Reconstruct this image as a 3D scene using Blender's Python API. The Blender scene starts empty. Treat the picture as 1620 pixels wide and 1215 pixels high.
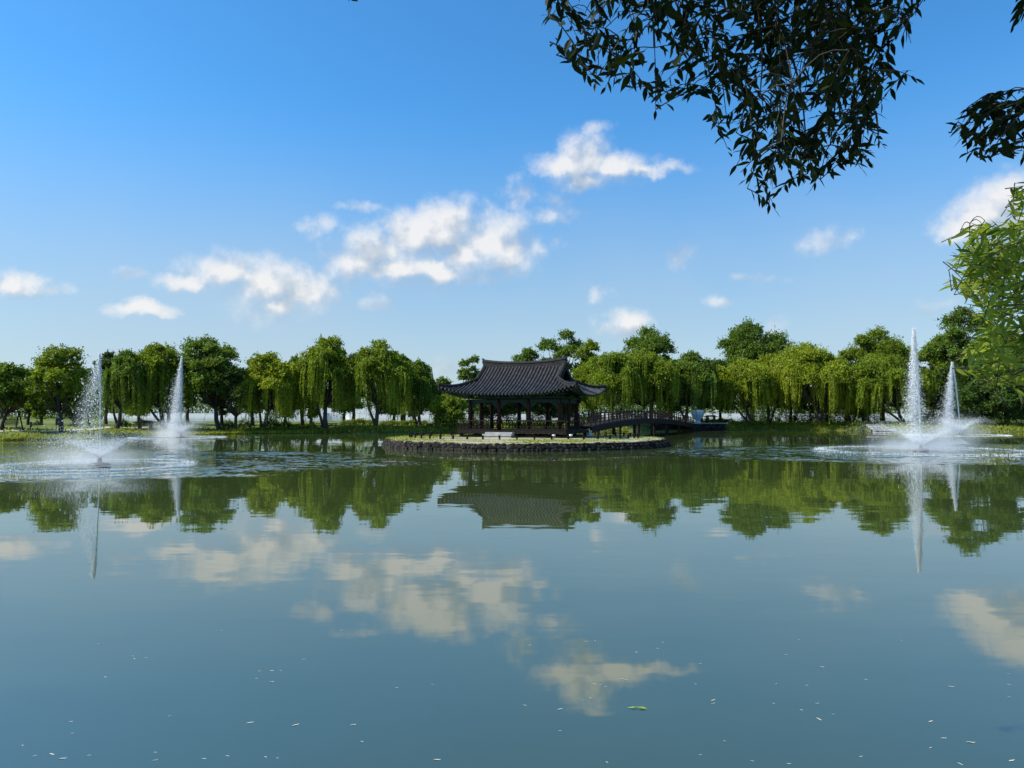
import bpy, math, random
import numpy as np

C = bpy.context.scene.collection
SC = bpy.context.scene
rad = math.radians
PI = math.pi
F_PX = 1180.0
PITCH = rad(2.45)
CAM_Z = 2.3

# ------------------------------------------------------------------ camera
cam_d = bpy.data.cameras.new("camera")
cam_d.sensor_width = 36.0
cam_d.lens = F_PX / 1620.0 * 36.0
cam_d.clip_end = 6000
cam_d.clip_start = 0.05
cam = bpy.data.objects.new("camera", cam_d)
C.objects.link(cam)
cam.location = (0, 0, CAM_Z)
cam.rotation_euler = (rad(90) + PITCH, 0, 0)
SC.camera = cam


def ray(px, py):
    a = (px - 810.0) / F_PX
    b = (607.5 - py) / F_PX
    return np.array([a, math.cos(PITCH) - b * math.sin(PITCH), math.sin(PITCH) + b * math.cos(PITCH)])


def at(px, py, Y):
    d = ray(px, py)
    return d * (Y / d[1]) + np.array([0, 0, CAM_Z])


# ------------------------------------------------------------------ sun, sky, exposure
SUN_DIR = np.array([-0.80, -0.12, 0.0])
SUN_EL = rad(46)
SUN_DIR = SUN_DIR / np.linalg.norm(SUN_DIR) * math.cos(SUN_EL)
SUN_DIR[2] = math.sin(SUN_EL)
sun_d = bpy.data.lights.new("sun", 'SUN')
sun_d.energy = 5.0
sun_d.angle = rad(0.53)
sun_d.color = (1.0, 0.95, 0.87)
sun = bpy.data.objects.new("sun", sun_d)
C.objects.link(sun)
from mathutils import Vector, Matrix
sun.rotation_euler = Vector(SUN_DIR).to_track_quat('Z', 'Y').to_euler()
sun.location = (-60, 30, 80)

SC.view_settings.view_transform = 'Standard'
SC.view_settings.look = 'None'
SC.view_settings.exposure = 0.42
SC.view_settings.gamma = 1.0
SC.render.engine = 'CYCLES'
SC.cycles.max_bounces = 8
SC.cycles.diffuse_bounces = 3
SC.cycles.glossy_bounces = 4
SC.cycles.transmission_bounces = 4
SC.cycles.transparent_max_bounces = 12
SC.cycles.use_denoising = True
SC.cycles.volume_bounces = 2
SC.cycles.volume_step_rate = 2.0
SC.cycles.volume_max_steps = 128

W = bpy.data.worlds.new("World")
SC.world = W
W.use_nodes = True
NT = W.node_tree
NT.nodes.clear()


class NB:
    """tiny helper to wire shader nodes"""
    def __init__(s, nt):
        s.nt = nt

    def n(s, t, **k):
        nd = s.nt.nodes.new(t)
        for a, b in k.items():
            setattr(nd, a, b)
        return nd

    def _in(s, sock, v):
        if v is None:
            return
        if hasattr(v, 'is_output'):
            s.nt.links.new(v, sock)
        else:
            try:
                sock.default_value = v
            except Exception:
                sock.default_value = tuple(v) + (1,)

    def m(s, op, a, b=None, c=None, clamp=False):
        nd = s.n('ShaderNodeMath', operation=op, use_clamp=clamp)
        for i, v in enumerate((a, b, c)):
            s._in(nd.inputs[i], v)
        return nd.outputs[0]

    def v(s, op, a, b=None, c=None):
        nd = s.n('ShaderNodeVectorMath', operation=op)
        s._in(nd.inputs[0], a)
        s._in(nd.inputs[1], b)
        s._in(nd.inputs[2], c)
        return nd.outputs['Value'] if op in ('LENGTH', 'DOT_PRODUCT', 'DISTANCE') else nd.outputs[0]

    def noise(s, vec, scale, detail=4, rough=0.5, dist=0.0, col=False):
        nd = s.n('ShaderNodeTexNoise')
        s._in(nd.inputs['Vector'], vec)
        nd.inputs['Scale'].default_value = scale
        nd.inputs['Detail'].default_value = detail
        nd.inputs['Roughness'].default_value = rough
        nd.inputs['Distortion'].default_value = dist
        return nd.outputs['Color' if col else 'Fac']

    def mr(s, v, a, b, c=0.0, d=1.0, smooth=True):
        nd = s.n('ShaderNodeMapRange')
        nd.interpolation_type = 'SMOOTHSTEP' if smooth else 'LINEAR'
        s._in(nd.inputs[0], v)
        for i, q in enumerate((a, b, c, d)):
            s._in(nd.inputs[i + 1], q)
        return nd.outputs[0]

    def mix(s, f, a, b, blend='MIX'):
        nd = s.n('ShaderNodeMix', data_type='RGBA', blend_type=blend)
        s._in(nd.inputs[0], f)
        for sock, q in ((nd.inputs[6], a), (nd.inputs[7], b)):
            if hasattr(q, 'is_output'):
                s.nt.links.new(q, sock)
            else:
                sock.default_value = (q[0], q[1], q[2], 1)
        return nd.outputs[2]

    def ramp(s, f, stops):
        nd = s.n('ShaderNodeValToRGB')
        s._in(nd.inputs[0], f)
        el = nd.color_ramp.elements
        while len(el) < len(stops):
            el.new(0.5)
        for e, (p, c) in zip(el, stops):
            e.position = p
            e.color = (c[0], c[1], c[2], 1)
        return nd.outputs[0]


b = NB(NT)
tc = b.n('ShaderNodeTexCoord')
dirv = tc.outputs['Generated']
sky = b.n('ShaderNodeTexSky', sky_type='NISHITA')
sky.sun_disc = False
sky.sun_elevation = SUN_EL
sky.sun_rotation = math.atan2(SUN_DIR[0], SUN_DIR[1])
sky.altitude = 0
sky.air_density = 1.0
sky.dust_density = 0.6
sky.ozone_density = 2.5
sep = b.n('ShaderNodeSeparateXYZ')
NT.links.new(dirv, sep.inputs[0])
az = b.m('ARCTAN2', sep.outputs[0], sep.outputs[1])
el = b.m('ARCSINE', sep.outputs[2])
cmb = b.n('ShaderNodeCombineXYZ')
NT.links.new(az, cmb.inputs[0])
NT.links.new(el, cmb.inputs[1])
uv = cmb.outputs[0]
# puffs of cloud by direction: centre and half sizes (degrees-like units derived from the view)
PUFFS = [(600, 400, 66, 40), (568, 420, 50, 28), (652, 378, 62, 40), (712, 354, 56, 40), (770, 380, 66, 46), (808, 395, 50, 40),
         (740, 402, 44, 30), (690, 432, 34, 15), (625, 428, 70, 24), (700, 378, 64, 30),
         (925, 256, 54, 36), (975, 268, 56, 24), (888, 258, 50, 18), (1018, 271, 40, 12), (928, 284, 34, 18),
         (356, 434, 60, 32), (408, 452, 66, 40), (470, 460, 64, 32), (440, 484, 30, 18), (296, 449, 36, 14),
         (1540, 346, 66, 34), (1590, 322, 64, 44), (1610, 358, 84, 32), (1506, 356, 34, 24),
         (990, 518, 36, 26), (18, 450, 56, 19), (228, 490, 50, 13),
         (1700, 330, 90, 50), (-90, 430, 70, 26), (1850, 380, 80, 30)]
WISPS = [(858, 256, 44, 16), (820, 308, 26, 36), (882, 314, 40, 16), (872, 342, 54, 24), (880, 382, 30, 22), (510, 358, 32, 20), (945, 208, 26, 18),
         (218, 436, 36, 16), (270, 446, 44, 16), (80, 456, 34, 12), (595, 478, 38, 16), (1080, 400, 32, 20), (1312, 381, 50, 26), (1150, 476, 36, 12),
         (953, 466, 16, 16), (1232, 513, 26, 16), (1494, 482, 46, 20), (712, 582, 36, 22), (1060, 268, 40, 12), (750, 440, 60, 14), (660, 450, 70, 14),
         (420, 500, 80, 18), (1200, 440, 60, 10), (560, 330, 40, 10), (1750, 460, 90, 20), (-160, 520, 90, 14)]


def dir_uv(px, py):
    d = ray(px, py)
    d = d / np.linalg.norm(d)
    return math.atan2(d[0], d[1]), math.asin(d[2])


def puff_field(vec, puffs=None):
    cur = None
    for (x, y, rx, ry) in (puffs or PUFFS):
        c = dir_uv(x, y)
        e = dir_uv(x + rx, y)
        t = dir_uv(x, y - ry)
        iu, iv = 1 / abs(e[0] - c[0]), 1 / abs(t[1] - c[1])
        q = b.v('MULTIPLY_ADD', vec, (iu, iv, 0), (-c[0] * iu, -c[1] * iv, 0))
        l = b.v('LENGTH', q)
        cur = l if cur is None else b.m('SMOOTH_MIN', cur, l, 0.25)
    return b.m('SUBTRACT', 1.0, cur)


wn = b.noise(dirv, 16, 6, 0.62, col=True)
warp = b.v('MULTIPLY_ADD', wn, (0.065, 0.040, 0), (-0.0325, -0.020, 0))
uvw = b.v('ADD', uv, warp)
S0 = puff_field(uvw)
S1 = puff_field(b.v('ADD', uvw, (-0.010, 0.018, 0)))
Sw = puff_field(uvw, WISPS)
nz = b.noise(dirv, 22, 10, 0.60)
nzs = b.noise(dirv, 22, 4, 0.45)
nz2 = b.noise(b.v('ADD', dirv, (-0.010, 0.0, 0.017)), 22, 4, 0.45)
nzc = b.m('SUBTRACT', nz, 0.5)
dens = b.m('MULTIPLY_ADD', nzc, 2.3, b.m('ADD', S0, 0.14))
cover = b.mr(dens, -0.38, 0.95)
cover = b.m('MULTIPLY', cover, b.mr(S0, -0.8, -0.15))
densw = b.m('MULTIPLY_ADD', nzc, 3.6, Sw)
coverw = b.m('MULTIPLY', b.mr(densw, -0.15, 1.3), b.mr(Sw, -0.5, 0.3, 0, 0.65))
cover = b.m('MAXIMUM', cover, coverw)
relief = b.m('SUBTRACT', nzs, nz2)
lit = b.m('MULTIPLY_ADD', relief, 3.2, 0.62)
lit = b.m('MULTIPLY_ADD', b.m('SUBTRACT', S0, S1), 0.75, lit)
lit = b.m('MAXIMUM', b.m('MINIMUM', lit, 1.0), 0.0)
ccol = b.ramp(lit, [(0.0, (0.33, 0.39, 0.47)), (0.5, (0.47, 0.51, 0.56)), (1.0, (0.70, 0.69, 0.68))])
# thin general veil of haze low in the sky
skc = b.n('ShaderNodeHueSaturation')
NT.links.new(sky.outputs[0], skc.inputs['Color'])
skc.inputs['Saturation'].default_value = 1.12
SKY_STR = 0.105
skyc = b.v('SCALE', skc.outputs[0])
skyc.node.inputs['Scale'].default_value = SKY_STR
grade = b.mix(b.mr(el, 0.05, 0.40), (0.90, 0.97, 1.0), (0.60, 1.24, 1.52))
tint = b.mix(1.0, skyc, grade, 'MULTIPLY')
veil = b.mr(el, -0.02, 0.42, 0.74, 0.0)
veil = b.m('MULTIPLY', veil, b.mr(b.noise(dirv, 3, 4, 0.6), 0.3, 0.75, 0.7, 1.15))
tint = b.mix(veil, tint, (0.36, 0.47, 0.58))
gfade = b.mr(b.m('SUBTRACT', S0, S1), -0.60, 0.05, 0.62, 1.0)
thin = b.m('MULTIPLY', b.m('MULTIPLY', cover, gfade), 0.90)
final = b.mix(thin, tint, ccol)
bg = b.n('ShaderNodeBackground')
NT.links.new(final, bg.inputs['Color'])
bg.inputs['Strength'].default_value = 1.0
wo = b.n('ShaderNodeOutputWorld')
NT.links.new(bg.outputs[0], wo.inputs['Surface'])

# ------------------------------------------------------------------ materials
MATS = {}


def new_mat(name):
    m = bpy.data.materials.new(name)
    m.use_nodes = True
    m.node_tree.nodes.clear()
    return m, NB(m.node_tree)


def finish(m, nb, shader):
    o = nb.n('ShaderNodeOutputMaterial')
    nb.nt.links.new(shader, o.inputs['Surface'])
    MATS[m.name] = m
    return m


def solid(name, c1, c2, scale=3.0, rough=0.7, bump=0.0, metal=0.0, spec=0.5, bscale=None, coords='Object'):
    m, nb = new_mat(name)
    t = nb.n('ShaderNodeTexCoord')
    n1 = nb.noise(t.outputs[coords], scale, 6, 0.6)
    col = nb.mix(nb.mr(n1, 0.3, 0.7), c1, c2)
    p = nb.n('ShaderNodeBsdfPrincipled')
    nb._in(p.inputs['Base Color'], col)
    p.inputs['Roughness'].default_value = rough
    p.inputs['Metallic'].default_value = metal
    p.inputs['Specular IOR Level'].default_value = spec
    if bump:
        bn = nb.n('ShaderNodeBump')
        bn.inputs['Strength'].default_value = bump
        bn.inputs['Distance'].default_value = 0.05
        nb._in(bn.inputs['Height'], nb.noise(t.outputs[coords], bscale or scale * 4, 6, 0.65))
        nb.nt.links.new(bn.outputs[0], p.inputs['Normal'])
    return finish(m, nb, p.outputs[0])


def leafmat(name, dark, light, trans=0.35, rough=0.55, spec=0.25):
    """leaf colour varies from leaf to leaf by the 'tint' face attribute"""
    m, nb = new_mat(name)
    a = nb.n('ShaderNodeAttribute', attribute_name='tint')
    col = nb.mix(a.outputs['Fac'], dark, light)
    p = nb.n('ShaderNodeBsdfPrincipled')
    nb._in(p.inputs['Base Color'], col)
    p.inputs['Roughness'].default_value = rough
    p.inputs['Specular IOR Level'].default_value = spec
    tr = nb.n('ShaderNodeBsdfTranslucent')
    tcol = nb.mix(1.0, col, (1.25, 1.15, 0.55), 'MULTIPLY')
    nb._in(tr.inputs['Color'], tcol)
    mx = nb.n('ShaderNodeMixShader')
    mx.inputs[0].default_value = trans
    nb.nt.links.new(p.outputs[0], mx.inputs[1])
    nb.nt.links.new(tr.outputs[0], mx.inputs[2])
    return finish(m, nb, mx.outputs[0])


M_bark = solid('bark', (0.035, 0.026, 0.018), (0.075, 0.058, 0.042), 6, 0.9, 0.6)
M_willow = leafmat('willow_leaf', (0.045, 0.085, 0.006), (0.290, 0.385, 0.030), 0.46)
M_willowy = leafmat('yellow_willow_leaf', (0.080, 0.130, 0.006), (0.390, 0.460, 0.036), 0.46)
M_green = leafmat('broad_leaf', (0.028, 0.064, 0.008), (0.200, 0.305, 0.036), 0.42)
M_dark = leafmat('dark_leaf', (0.014, 0.036, 0.006), (0.105, 0.180, 0.026), 0.36)
M_bush = leafmat('bush_leaf', (0.080, 0.120, 0.012), (0.250, 0.310, 0.030), 0.35)
M_grass = leafmat('grass_blade', (0.150, 0.190, 0.016), (0.400, 0.430, 0.050), 0.4)
M_near_shaded = leafmat('near_leaf_shaded', (0.003, 0.007, 0.002), (0.022, 0.040, 0.007), 0.20, 0.6, 0.12)  # shaded copy of the near leaf: crown shade put into the near-black colour
M_near_sunny = leafmat('near_leaf_sunny', (0.080, 0.140, 0.016), (0.380, 0.480, 0.070), 0.60, 0.42, 0.4)  # sunlit copy of the same leaf: sunshine put into the brighter colour
M_tile = solid('roof_tile', (0.005, 0.0045, 0.004), (0.012, 0.011, 0.010), 2.0, 0.6, 0.2, spec=0.2)
M_tilecap = solid('roof_tile_rib_lit', (0.026, 0.023, 0.021), (0.088, 0.079, 0.073), 3.0, 0.42, 0.15, spec=0.5)  # lighter than the pan tiles: highlight on the ribs painted into the colour
M_ridge = solid('ridge_tile', (0.009, 0.008, 0.0075), (0.034, 0.031, 0.029), 5.0, 0.6, 0.3, spec=0.25)
M_red = solid('red_lacquer', (0.018, 0.007, 0.006), (0.034, 0.011, 0.009), 4, 0.6, spec=0.15)
M_teal = solid('painted_beam', (0.006, 0.020, 0.017), (0.012, 0.040, 0.032), 5, 0.6, spec=0.15)
M_rafter = solid('rafter_wood', (0.012, 0.012, 0.010), (0.024, 0.022, 0.016), 5, 0.6)
M_pale = solid('pale_paint', (0.14, 0.16, 0.14), (0.22, 0.24, 0.22), 5, 0.6)
M_wood = solid('dark_wood', (0.010, 0.007, 0.006), (0.022, 0.016, 0.012), 5, 0.7, 0.3, spec=0.15)
M_stone = solid('granite', (0.26, 0.26, 0.25), (0.42, 0.41, 0.39), 4, 0.8, 0.3)
M_rock = solid('dark_rock', (0.008, 0.0075, 0.007), (0.050, 0.044, 0.037), 2.2, 0.9, 0.8, 0, 0.1, 5)
m, nb = new_mat('greenhouse_film')
t = nb.n('ShaderNodeTexCoord')
col = nb.mix(nb.noise(t.outputs['Object'], 0.6, 5, 0.6), (0.66, 0.70, 0.70), (0.84, 0.86, 0.84))
p = nb.n('ShaderNodeBsdfPrincipled')
nb._in(p.inputs['Base Color'], col)
p.inputs['Roughness'].default_value = 0.4
tr = nb.n('ShaderNodeBsdfTranslucent')
nb._in(tr.inputs['Color'], col)
mx = nb.n('ShaderNodeMixShader')
mx.inputs[0].default_value = 0.6
nb.nt.links.new(p.outputs[0], mx.inputs[1])
nb.nt.links.new(tr.outputs[0], mx.inputs[2])
M_vinyl = finish(m, nb, mx.outputs[0])
M_blue = solid('pale_blue_glaze', (0.22, 0.33, 0.40), (0.40, 0.50, 0.56), 1.2, 0.3)
M_white = solid('white_paint', (0.75, 0.75, 0.72), (0.82, 0.82, 0.80), 3, 0.5)
M_black = solid('black_plastic', (0.012, 0.012, 0.013), (0.03, 0.03, 0.03), 5, 0.4)
M_floatleaf = solid('bleached_leaf', (0.55, 0.53, 0.42), (0.78, 0.76, 0.66), 6, 0.5)
M_greenleaf = solid('fresh_leaf', (0.20, 0.34, 0.05), (0.34, 0.48, 0.10), 6, 0.4)

# water drops: white spray
m, nb = new_mat('water_spray')
p = nb.n('ShaderNodeBsdfDiffuse')
p.inputs['Color'].default_value = (0.93, 0.95, 0.96, 1)
tr = nb.n('ShaderNodeBsdfTranslucent')
tr.inputs['Color'].default_value = (0.93, 0.95, 0.96, 1)
mx = nb.n('ShaderNodeMixShader')
mx.inputs[0].default_value = 0.5
nb.nt.links.new(p.outputs[0], mx.inputs[1])
nb.nt.links.new(tr.outputs[0], mx.inputs[2])
M_spray = finish(m, nb, mx.outputs[0])

# ground: grass / earth mix
m, nb = new_mat('ground_grass')
t = nb.n('ShaderNodeTexCoord')
n1 = nb.noise(t.outputs['Object'], 0.25, 8, 0.65)
n2 = nb.noise(t.outputs['Object'], 3.0, 8, 0.7)
col = nb.mix(nb.mr(n1, 0.40, 0.62), (0.075, 0.105, 0.022), (0.150, 0.180, 0.045))
col = nb.mix(nb.mr(n2, 0.50, 0.72, 0, 0.7), col, (0.20, 0.17, 0.11))
p = nb.n('ShaderNodeBsdfPrincipled')
nb._in(p.inputs['Base Color'], col)
p.inputs['Roughness'].default_value = 0.95
p.inputs['Specular IOR Level'].default_value = 0.1
bn = nb.n('ShaderNodeBump')
bn.inputs['Strength'].default_value = 0.8
bn.inputs['Distance'].default_value = 0.1
nb._in(bn.inputs['Height'], n2)
nb.nt.links.new(bn.outputs[0], p.inputs['Normal'])
M_ground = finish(m, nb, p.outputs[0])

# island top: dry grass and pale sand
m, nb = new_mat('island_grass')
t = nb.n('ShaderNodeTexCoord')
n1 = nb.noise(t.outputs['Object'], 0.55, 8, 0.7)
n2 = nb.noise(t.outputs['Object'], 7.0, 6, 0.7)
col = nb.mix(nb.mr(n1, 0.42, 0.58), (0.16, 0.17, 0.045), (0.40, 0.36, 0.25))
col = nb.mix(nb.mr(n2, 0.3, 0.75, 0, 0.6), col, (0.22, 0.20, 0.08))
p = nb.n('ShaderNodeBsdfPrincipled')
nb._in(p.inputs['Base Color'], col)
p.inputs['Roughness'].default_value = 0.95
M_island = finish(m, nb, p.outputs[0])
M_path = solid('path_gravel', (0.36, 0.33, 0.28), (0.50, 0.47, 0.41), 3, 0.95, 0.3)

# pond water
m, nb = new_mat('pond_water')
t = nb.n('ShaderNodeTexCoord')
pos = t.outputs['Object']


def zone(cx, cy, rx, ry, soft=0.12):
    q = nb.v('MULTIPLY_ADD', pos, (1 / rx, 1 / ry, 0), (-cx / rx, -cy / ry, 0))
    nb_w = nb.noise(nb.v('MULTIPLY', pos, (0.5, 1.0, 1.0)), 0.16, 6, 0.65)
    l = nb.m('MULTIPLY_ADD', nb_w, 0.75, nb.v('LENGTH', q))
    return nb.mr(l, 1.37 + soft, 1.37 - soft)


zl = zone(-25, 38, 19, 12)
zl = nb.m('MAXIMUM', zl, nb.m('MULTIPLY', zone(-50, 50, 20, 13), 0.8))
zr = zone(34, 47, 24.5, 13)
zs = nb.m('MAXIMUM', zl, zr)
zs = nb.m('MAXIMUM', zs, nb.m('MULTIPLY', zone(-35, 79, 9, 8), 0.35))
zs = nb.m('MAXIMUM', zs, nb.m('MULTIPLY', zone(55, 90, 14, 10), 0.35))


def slopes(scale, stretchx, detail, rough, k, dist=0.0):
    c = nb.noise(nb.v('MULTIPLY', pos, (stretchx, 1.0, 1.0)), scale, detail, rough, dist, col=True)
    c = nb.v('SUBTRACT', c, (0.5, 0.5, 0.5))
    c = nb.v('MULTIPLY', c, (k * stretchx, k, 0))
    return c


def ring(cx, cy, freq, r0, r1, k):
    d = nb.v('SUBTRACT', pos, (cx, cy, 0))
    l = nb.v('LENGTH', d)
    ph = nb.m('MULTIPLY', nb.m('ADD', l, nb.m('MULTIPLY', nb.noise(pos, 0.5, 3, 0.5), 1.6)), freq)
    a_ = nb.m('MULTIPLY', nb.m('MULTIPLY', nb.m('COSINE', ph), nb.mr(l, r1, r0)), k)
    o_ = nb.v('SCALE', nb.v('NORMALIZE', d))
    nb._in(o_.node.inputs['Scale'], a_)
    return o_


rough_s = nb.v('ADD', slopes(1.3, 0.6, 4, 0.6, 0.55), slopes(0.42, 0.5, 3, 0.6, 0.36))
rough_s = nb.v('ADD', rough_s, slopes(5.0, 0.7, 2, 0.5, 0.60))
rough_s = nb.v('ADD', rough_s, nb.v('ADD', ring(-19.3, 35.2, 3.4, 4, 13, 0.07), ring(27.3, 50.2, 2.6, 5, 18, 0.07)))
patch = nb.mr(nb.noise(nb.v('MULTIPLY', pos, (0.22, 1.0, 1.0)), 0.42, 5, 0.62), 0.32, 0.68, 0.85, 1.7)
sc1 = nb.v('SCALE', rough_s)
nb._in(sc1.node.inputs['Scale'], nb.m('MULTIPLY', zs, patch))
calm_s = nb.v('ADD', slopes(1.1, 0.25, 3, 0.55, 0.020), slopes(4.5, 0.35, 2, 0.5, 0.014))
gust = nb.mr(nb.noise(nb.v('MULTIPLY', pos, (0.25, 1, 1)), 0.16, 4, 0.6), 0.35, 0.7, 0.45, 1.5)
sc2 = nb.v('SCALE', calm_s)
nb._in(sc2.node.inputs['Scale'], gust)
wn_ = nb.v('NORMALIZE', nb.v('ADD', nb.v('ADD', sc1, sc2), (0, 0, 1)))
wcol = nb.mix(nb.mr(nb.noise(pos, 0.12, 5, 0.6), 0.35, 0.7), (0.038, 0.056, 0.015), (0.046, 0.066, 0.020))
p = nb.n('ShaderNodeBsdfPrincipled')
nb._in(p.inputs['Base Color'], wcol)
p.inputs['Roughness'].default_value = 0.02
p.inputs['IOR'].default_value = 2.45
nb.nt.links.new(wn_, p.inputs['Normal'])
M_water = finish(m, nb, p.outputs[0])


# ------------------------------------------------------------------ mesh helpers
def put(o, parent=None):
    C.objects.link(o)
    if parent is not None:
        o.parent = parent
    return o


def tag(o, label=None, cat=None, group=None, kind=None):
    if label:
        o['label'] = label
    if cat:
        o['category'] = cat
    if group:
        o['group'] = group
    if kind:
        o['kind'] = kind
    return o


def thing(name, label, cat, loc=(0, 0, 0), rz=0.0, group=None):
    o = bpy.data.objects.new(name, None)
    C.objects.link(o)
    o.location = tuple(float(q) for q in loc)
    o.rotation_euler = (0, 0, rz)
    return tag(o, label, cat, group)


def copy_tree(o, parent=None):
    c = o.copy()
    C.objects.link(c)
    if parent is not None:
        c.parent = parent
    for ch in list(o.children):
        copy_tree(ch, c)
    return c


def raw_mesh(name, V, nper, mat, parent=None, tint=None, smooth=False):
    """V: (n, nper, 3) separate polygons"""
    n = len(V)
    me = bpy.data.meshes.new(name)
    me.vertices.add(n * nper)
    me.vertices.foreach_set('co', np.ascontiguousarray(V, dtype=np.float32).ravel())
    me.loops.add(n * nper)
    me.loops.foreach_set('vertex_index', np.arange(n * nper, dtype=np.int32))
    me.polygons.add(n)
    me.polygons.foreach_set('loop_start', np.arange(0, n * nper, nper, dtype=np.int32))
    if tint is not None:
        a = me.attributes.new('tint', 'FLOAT', 'FACE')
        a.data.foreach_set('value', np.asarray(tint, dtype=np.float32))
    me.update(calc_edges=True)
    me.materials.append(mat)
    if smooth:
        me.polygons.foreach_set('use_smooth', np.ones(n, dtype=bool))
    return put(bpy.data.objects.new(name, me), parent)


class MB:
    def __init__(s):
        s.v = []
        s.f = []

    def add(s, vs, fs):
        o = len(s.v)
        s.v.extend([tuple(float(c) for c in q) for q in vs])
        s.f.extend([tuple(i + o for i in f) for f in fs])
        return s

    def box(s, c, d, rz=0.0, R=None):
        cx, cy, cz = c
        hx, hy, hz = d[0] / 2, d[1] / 2, d[2] / 2
        P = [Vector((x * hx, y * hy, z * hz)) for x, y, z in
             ((-1, -1, -1), (1, -1, -1), (1, 1, -1), (-1, 1, -1), (-1, -1, 1), (1, -1, 1), (1, 1, 1), (-1, 1, 1))]
        if R is None:
            R = Matrix.Rotation(rz, 3, 'Z')
        P = [R @ q + Vector(c) for q in P]
        return s.add(P, [(0, 3, 2, 1), (4, 5, 6, 7), (0, 1, 5, 4), (1, 2, 6, 5), (2, 3, 7, 6), (3, 0, 4, 7)])

    def bar(s, a, b_, w, h):
        a = Vector(a)
        b_ = Vector(b_)
        d = (b_ - a)
        L = d.length
        q = d.to_track_quat('X', 'Z').to_matrix()
        return s.box((a + b_) / 2, (L, w, h), R=q)

    def tube(s, pts, rs, n=8, caps=True):
        pts = [Vector(tuple(float(c) for c in q)) for q in pts]
        k = len(pts)
        if not hasattr(rs, '__len__'):
            rs = [rs] * k
        o = len(s.v)
        for i, q in enumerate(pts):
            t = (pts[min(i + 1, k - 1)] - pts[max(i - 1, 0)])
            if t.length < 1e-9:
                t = Vector((0, 0, 1))
            t.normalize()
            a = t.cross(Vector((0, 0, 1)) if abs(t.z) < 0.9 else Vector((1, 0, 0))).normalized()
            c = t.cross(a)
            for j in range(n):
                an = 2 * PI * j / n
                s.v.append(tuple(q + (a * math.cos(an) + c * math.sin(an)) * rs[i]))
        for i in range(k - 1):
            for j in range(n):
                j2 = (j + 1) % n
                s.f.append((o + i * n + j, o + i * n + j2, o + (i + 1) * n + j2, o + (i + 1) * n + j))
        if caps:
            s.f.append(tuple(o + j for j in reversed(range(n))))
            s.f.append(tuple(o + (k - 1) * n + j for j in range(n)))
        return s

    def lathe(s, prof, c=(0, 0, 0), n=20, sy=1.0):
        o = len(s.v)
        for r, z in prof:
            for j in range(n):
                an = 2 * PI * j / n
                s.v.append((c[0] + r * math.cos(an), c[1] + r * math.sin(an) * sy, c[2] + z))
        for i in range(len(prof) - 1):
            for j in range(n):
                j2 = (j + 1) % n
                s.f.append((o + i * n + j, o + i * n + j2, o + (i + 1) * n + j2, o + (i + 1) * n + j))
        s.f.append(tuple(o + j for j in reversed(range(n))))
        s.f.append(tuple(o + (len(prof) - 1) * n + j for j in range(n)))
        return s

    def build(s, name, mat, parent=None, smooth=False):
        me = bpy.data.meshes.new(name)
        me.from_pydata(s.v, [], s.f)
        me.materials.append(mat)
        if smooth:
            me.polygons.foreach_set('use_smooth', np.ones(len(me.polygons), dtype=bool))
        me.update()
        return put(bpy.data.objects.new(name, me), parent)


# ------------------------------------------------------------------ pond outline and terrain
def gpt(px, D):
    return ((px - 810) / F_PX * D, D)


SHORE = [(-90, 10), (-70, 38), (-58, 56), gpt(0, 69.5), gpt(100, 73), gpt(250, 86), gpt(370, 95), gpt(480, 98), gpt(600, 100), gpt(800, 104),
         gpt(950, 108), gpt(1080, 113), gpt(1150, 119), gpt(1250, 121), gpt(1330, 117), gpt(1450, 111), gpt(1620, 108), (92, 96), (104, 60), (96, 20),
         (70, 3), (30, 2.6), (6, 3.3), (-4, 3.2), (-30, 2.0), (-60, 1.0)]
SH = []
for i in range(len(SHORE)):   # Catmull-Rom smoothing
    p0, p1, p2, p3 = [np.array(SHORE[(i + k) % len(SHORE)], float) for k in (-1, 0, 1, 2)]
    for t_ in np.linspace(0, 1, 6, endpoint=False):
        SH.append(0.5 * ((2 * p1) + (-p0 + p2) * t_ + (2 * p0 - 5 * p1 + 4 * p2 - p3) * t_ ** 2 + (-p0 + 3 * p1 - 3 * p2 + p3) * t_ ** 3))
SH = np.array(SH)


def sdist(X, Y):
    """signed distance to the shore: positive on land"""
    X = np.asarray(X, float)
    Y = np.asarray(Y, float)
    best = np.full(X.shape, 1e9)
    inside = np.zeros(X.shape, bool)
    for i in range(len(SH)):
        a = SH[i]
        c = SH[(i + 1) % len(SH)]
        e = c - a
        t_ = np.clip(((X - a[0]) * e[0] + (Y - a[1]) * e[1]) / (e @ e), 0, 1)
        d = np.hypot(X - a[0] - t_ * e[0], Y - a[1] - t_ * e[1])
        best = np.minimum(best, d)
        cond = (a[1] > Y) != (c[1] > Y)
        with np.errstate(divide='ignore', invalid='ignore'):
            xi = (c[0] - a[0]) * (Y - a[1]) / (c[1] - a[1] + 1e-12) + a[0]
        inside ^= cond & (X < xi)
    return np.where(inside, -best, best)


def height(X, Y):
    X = np.asarray(X, float)
    Y = np.asarray(Y, float)
    s = sdist(X, Y)
    soft = np.clip((-20 - X) / 18, 0, 1)      # the left bank rises gently, the others steeply
    L = 0.9 + soft * 9.0
    top = 0.95 + 0.15 * np.sin(X * 0.21 + 1) * 0.6
    h = top * (1 - np.exp(-np.maximum(s, 0) / L)) + 0.004 * np.clip(s, 0, 60) + 0.05 * np.sin(X * 0.9 + Y * 0.7) * np.clip(s, 0, 1)
    return np.where(s >= 0, h, np.maximum(s * 0.6, -1.6))


def hgt(x, y):
    return float(height(np.array([x]), np.array([y]))[0])


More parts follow.
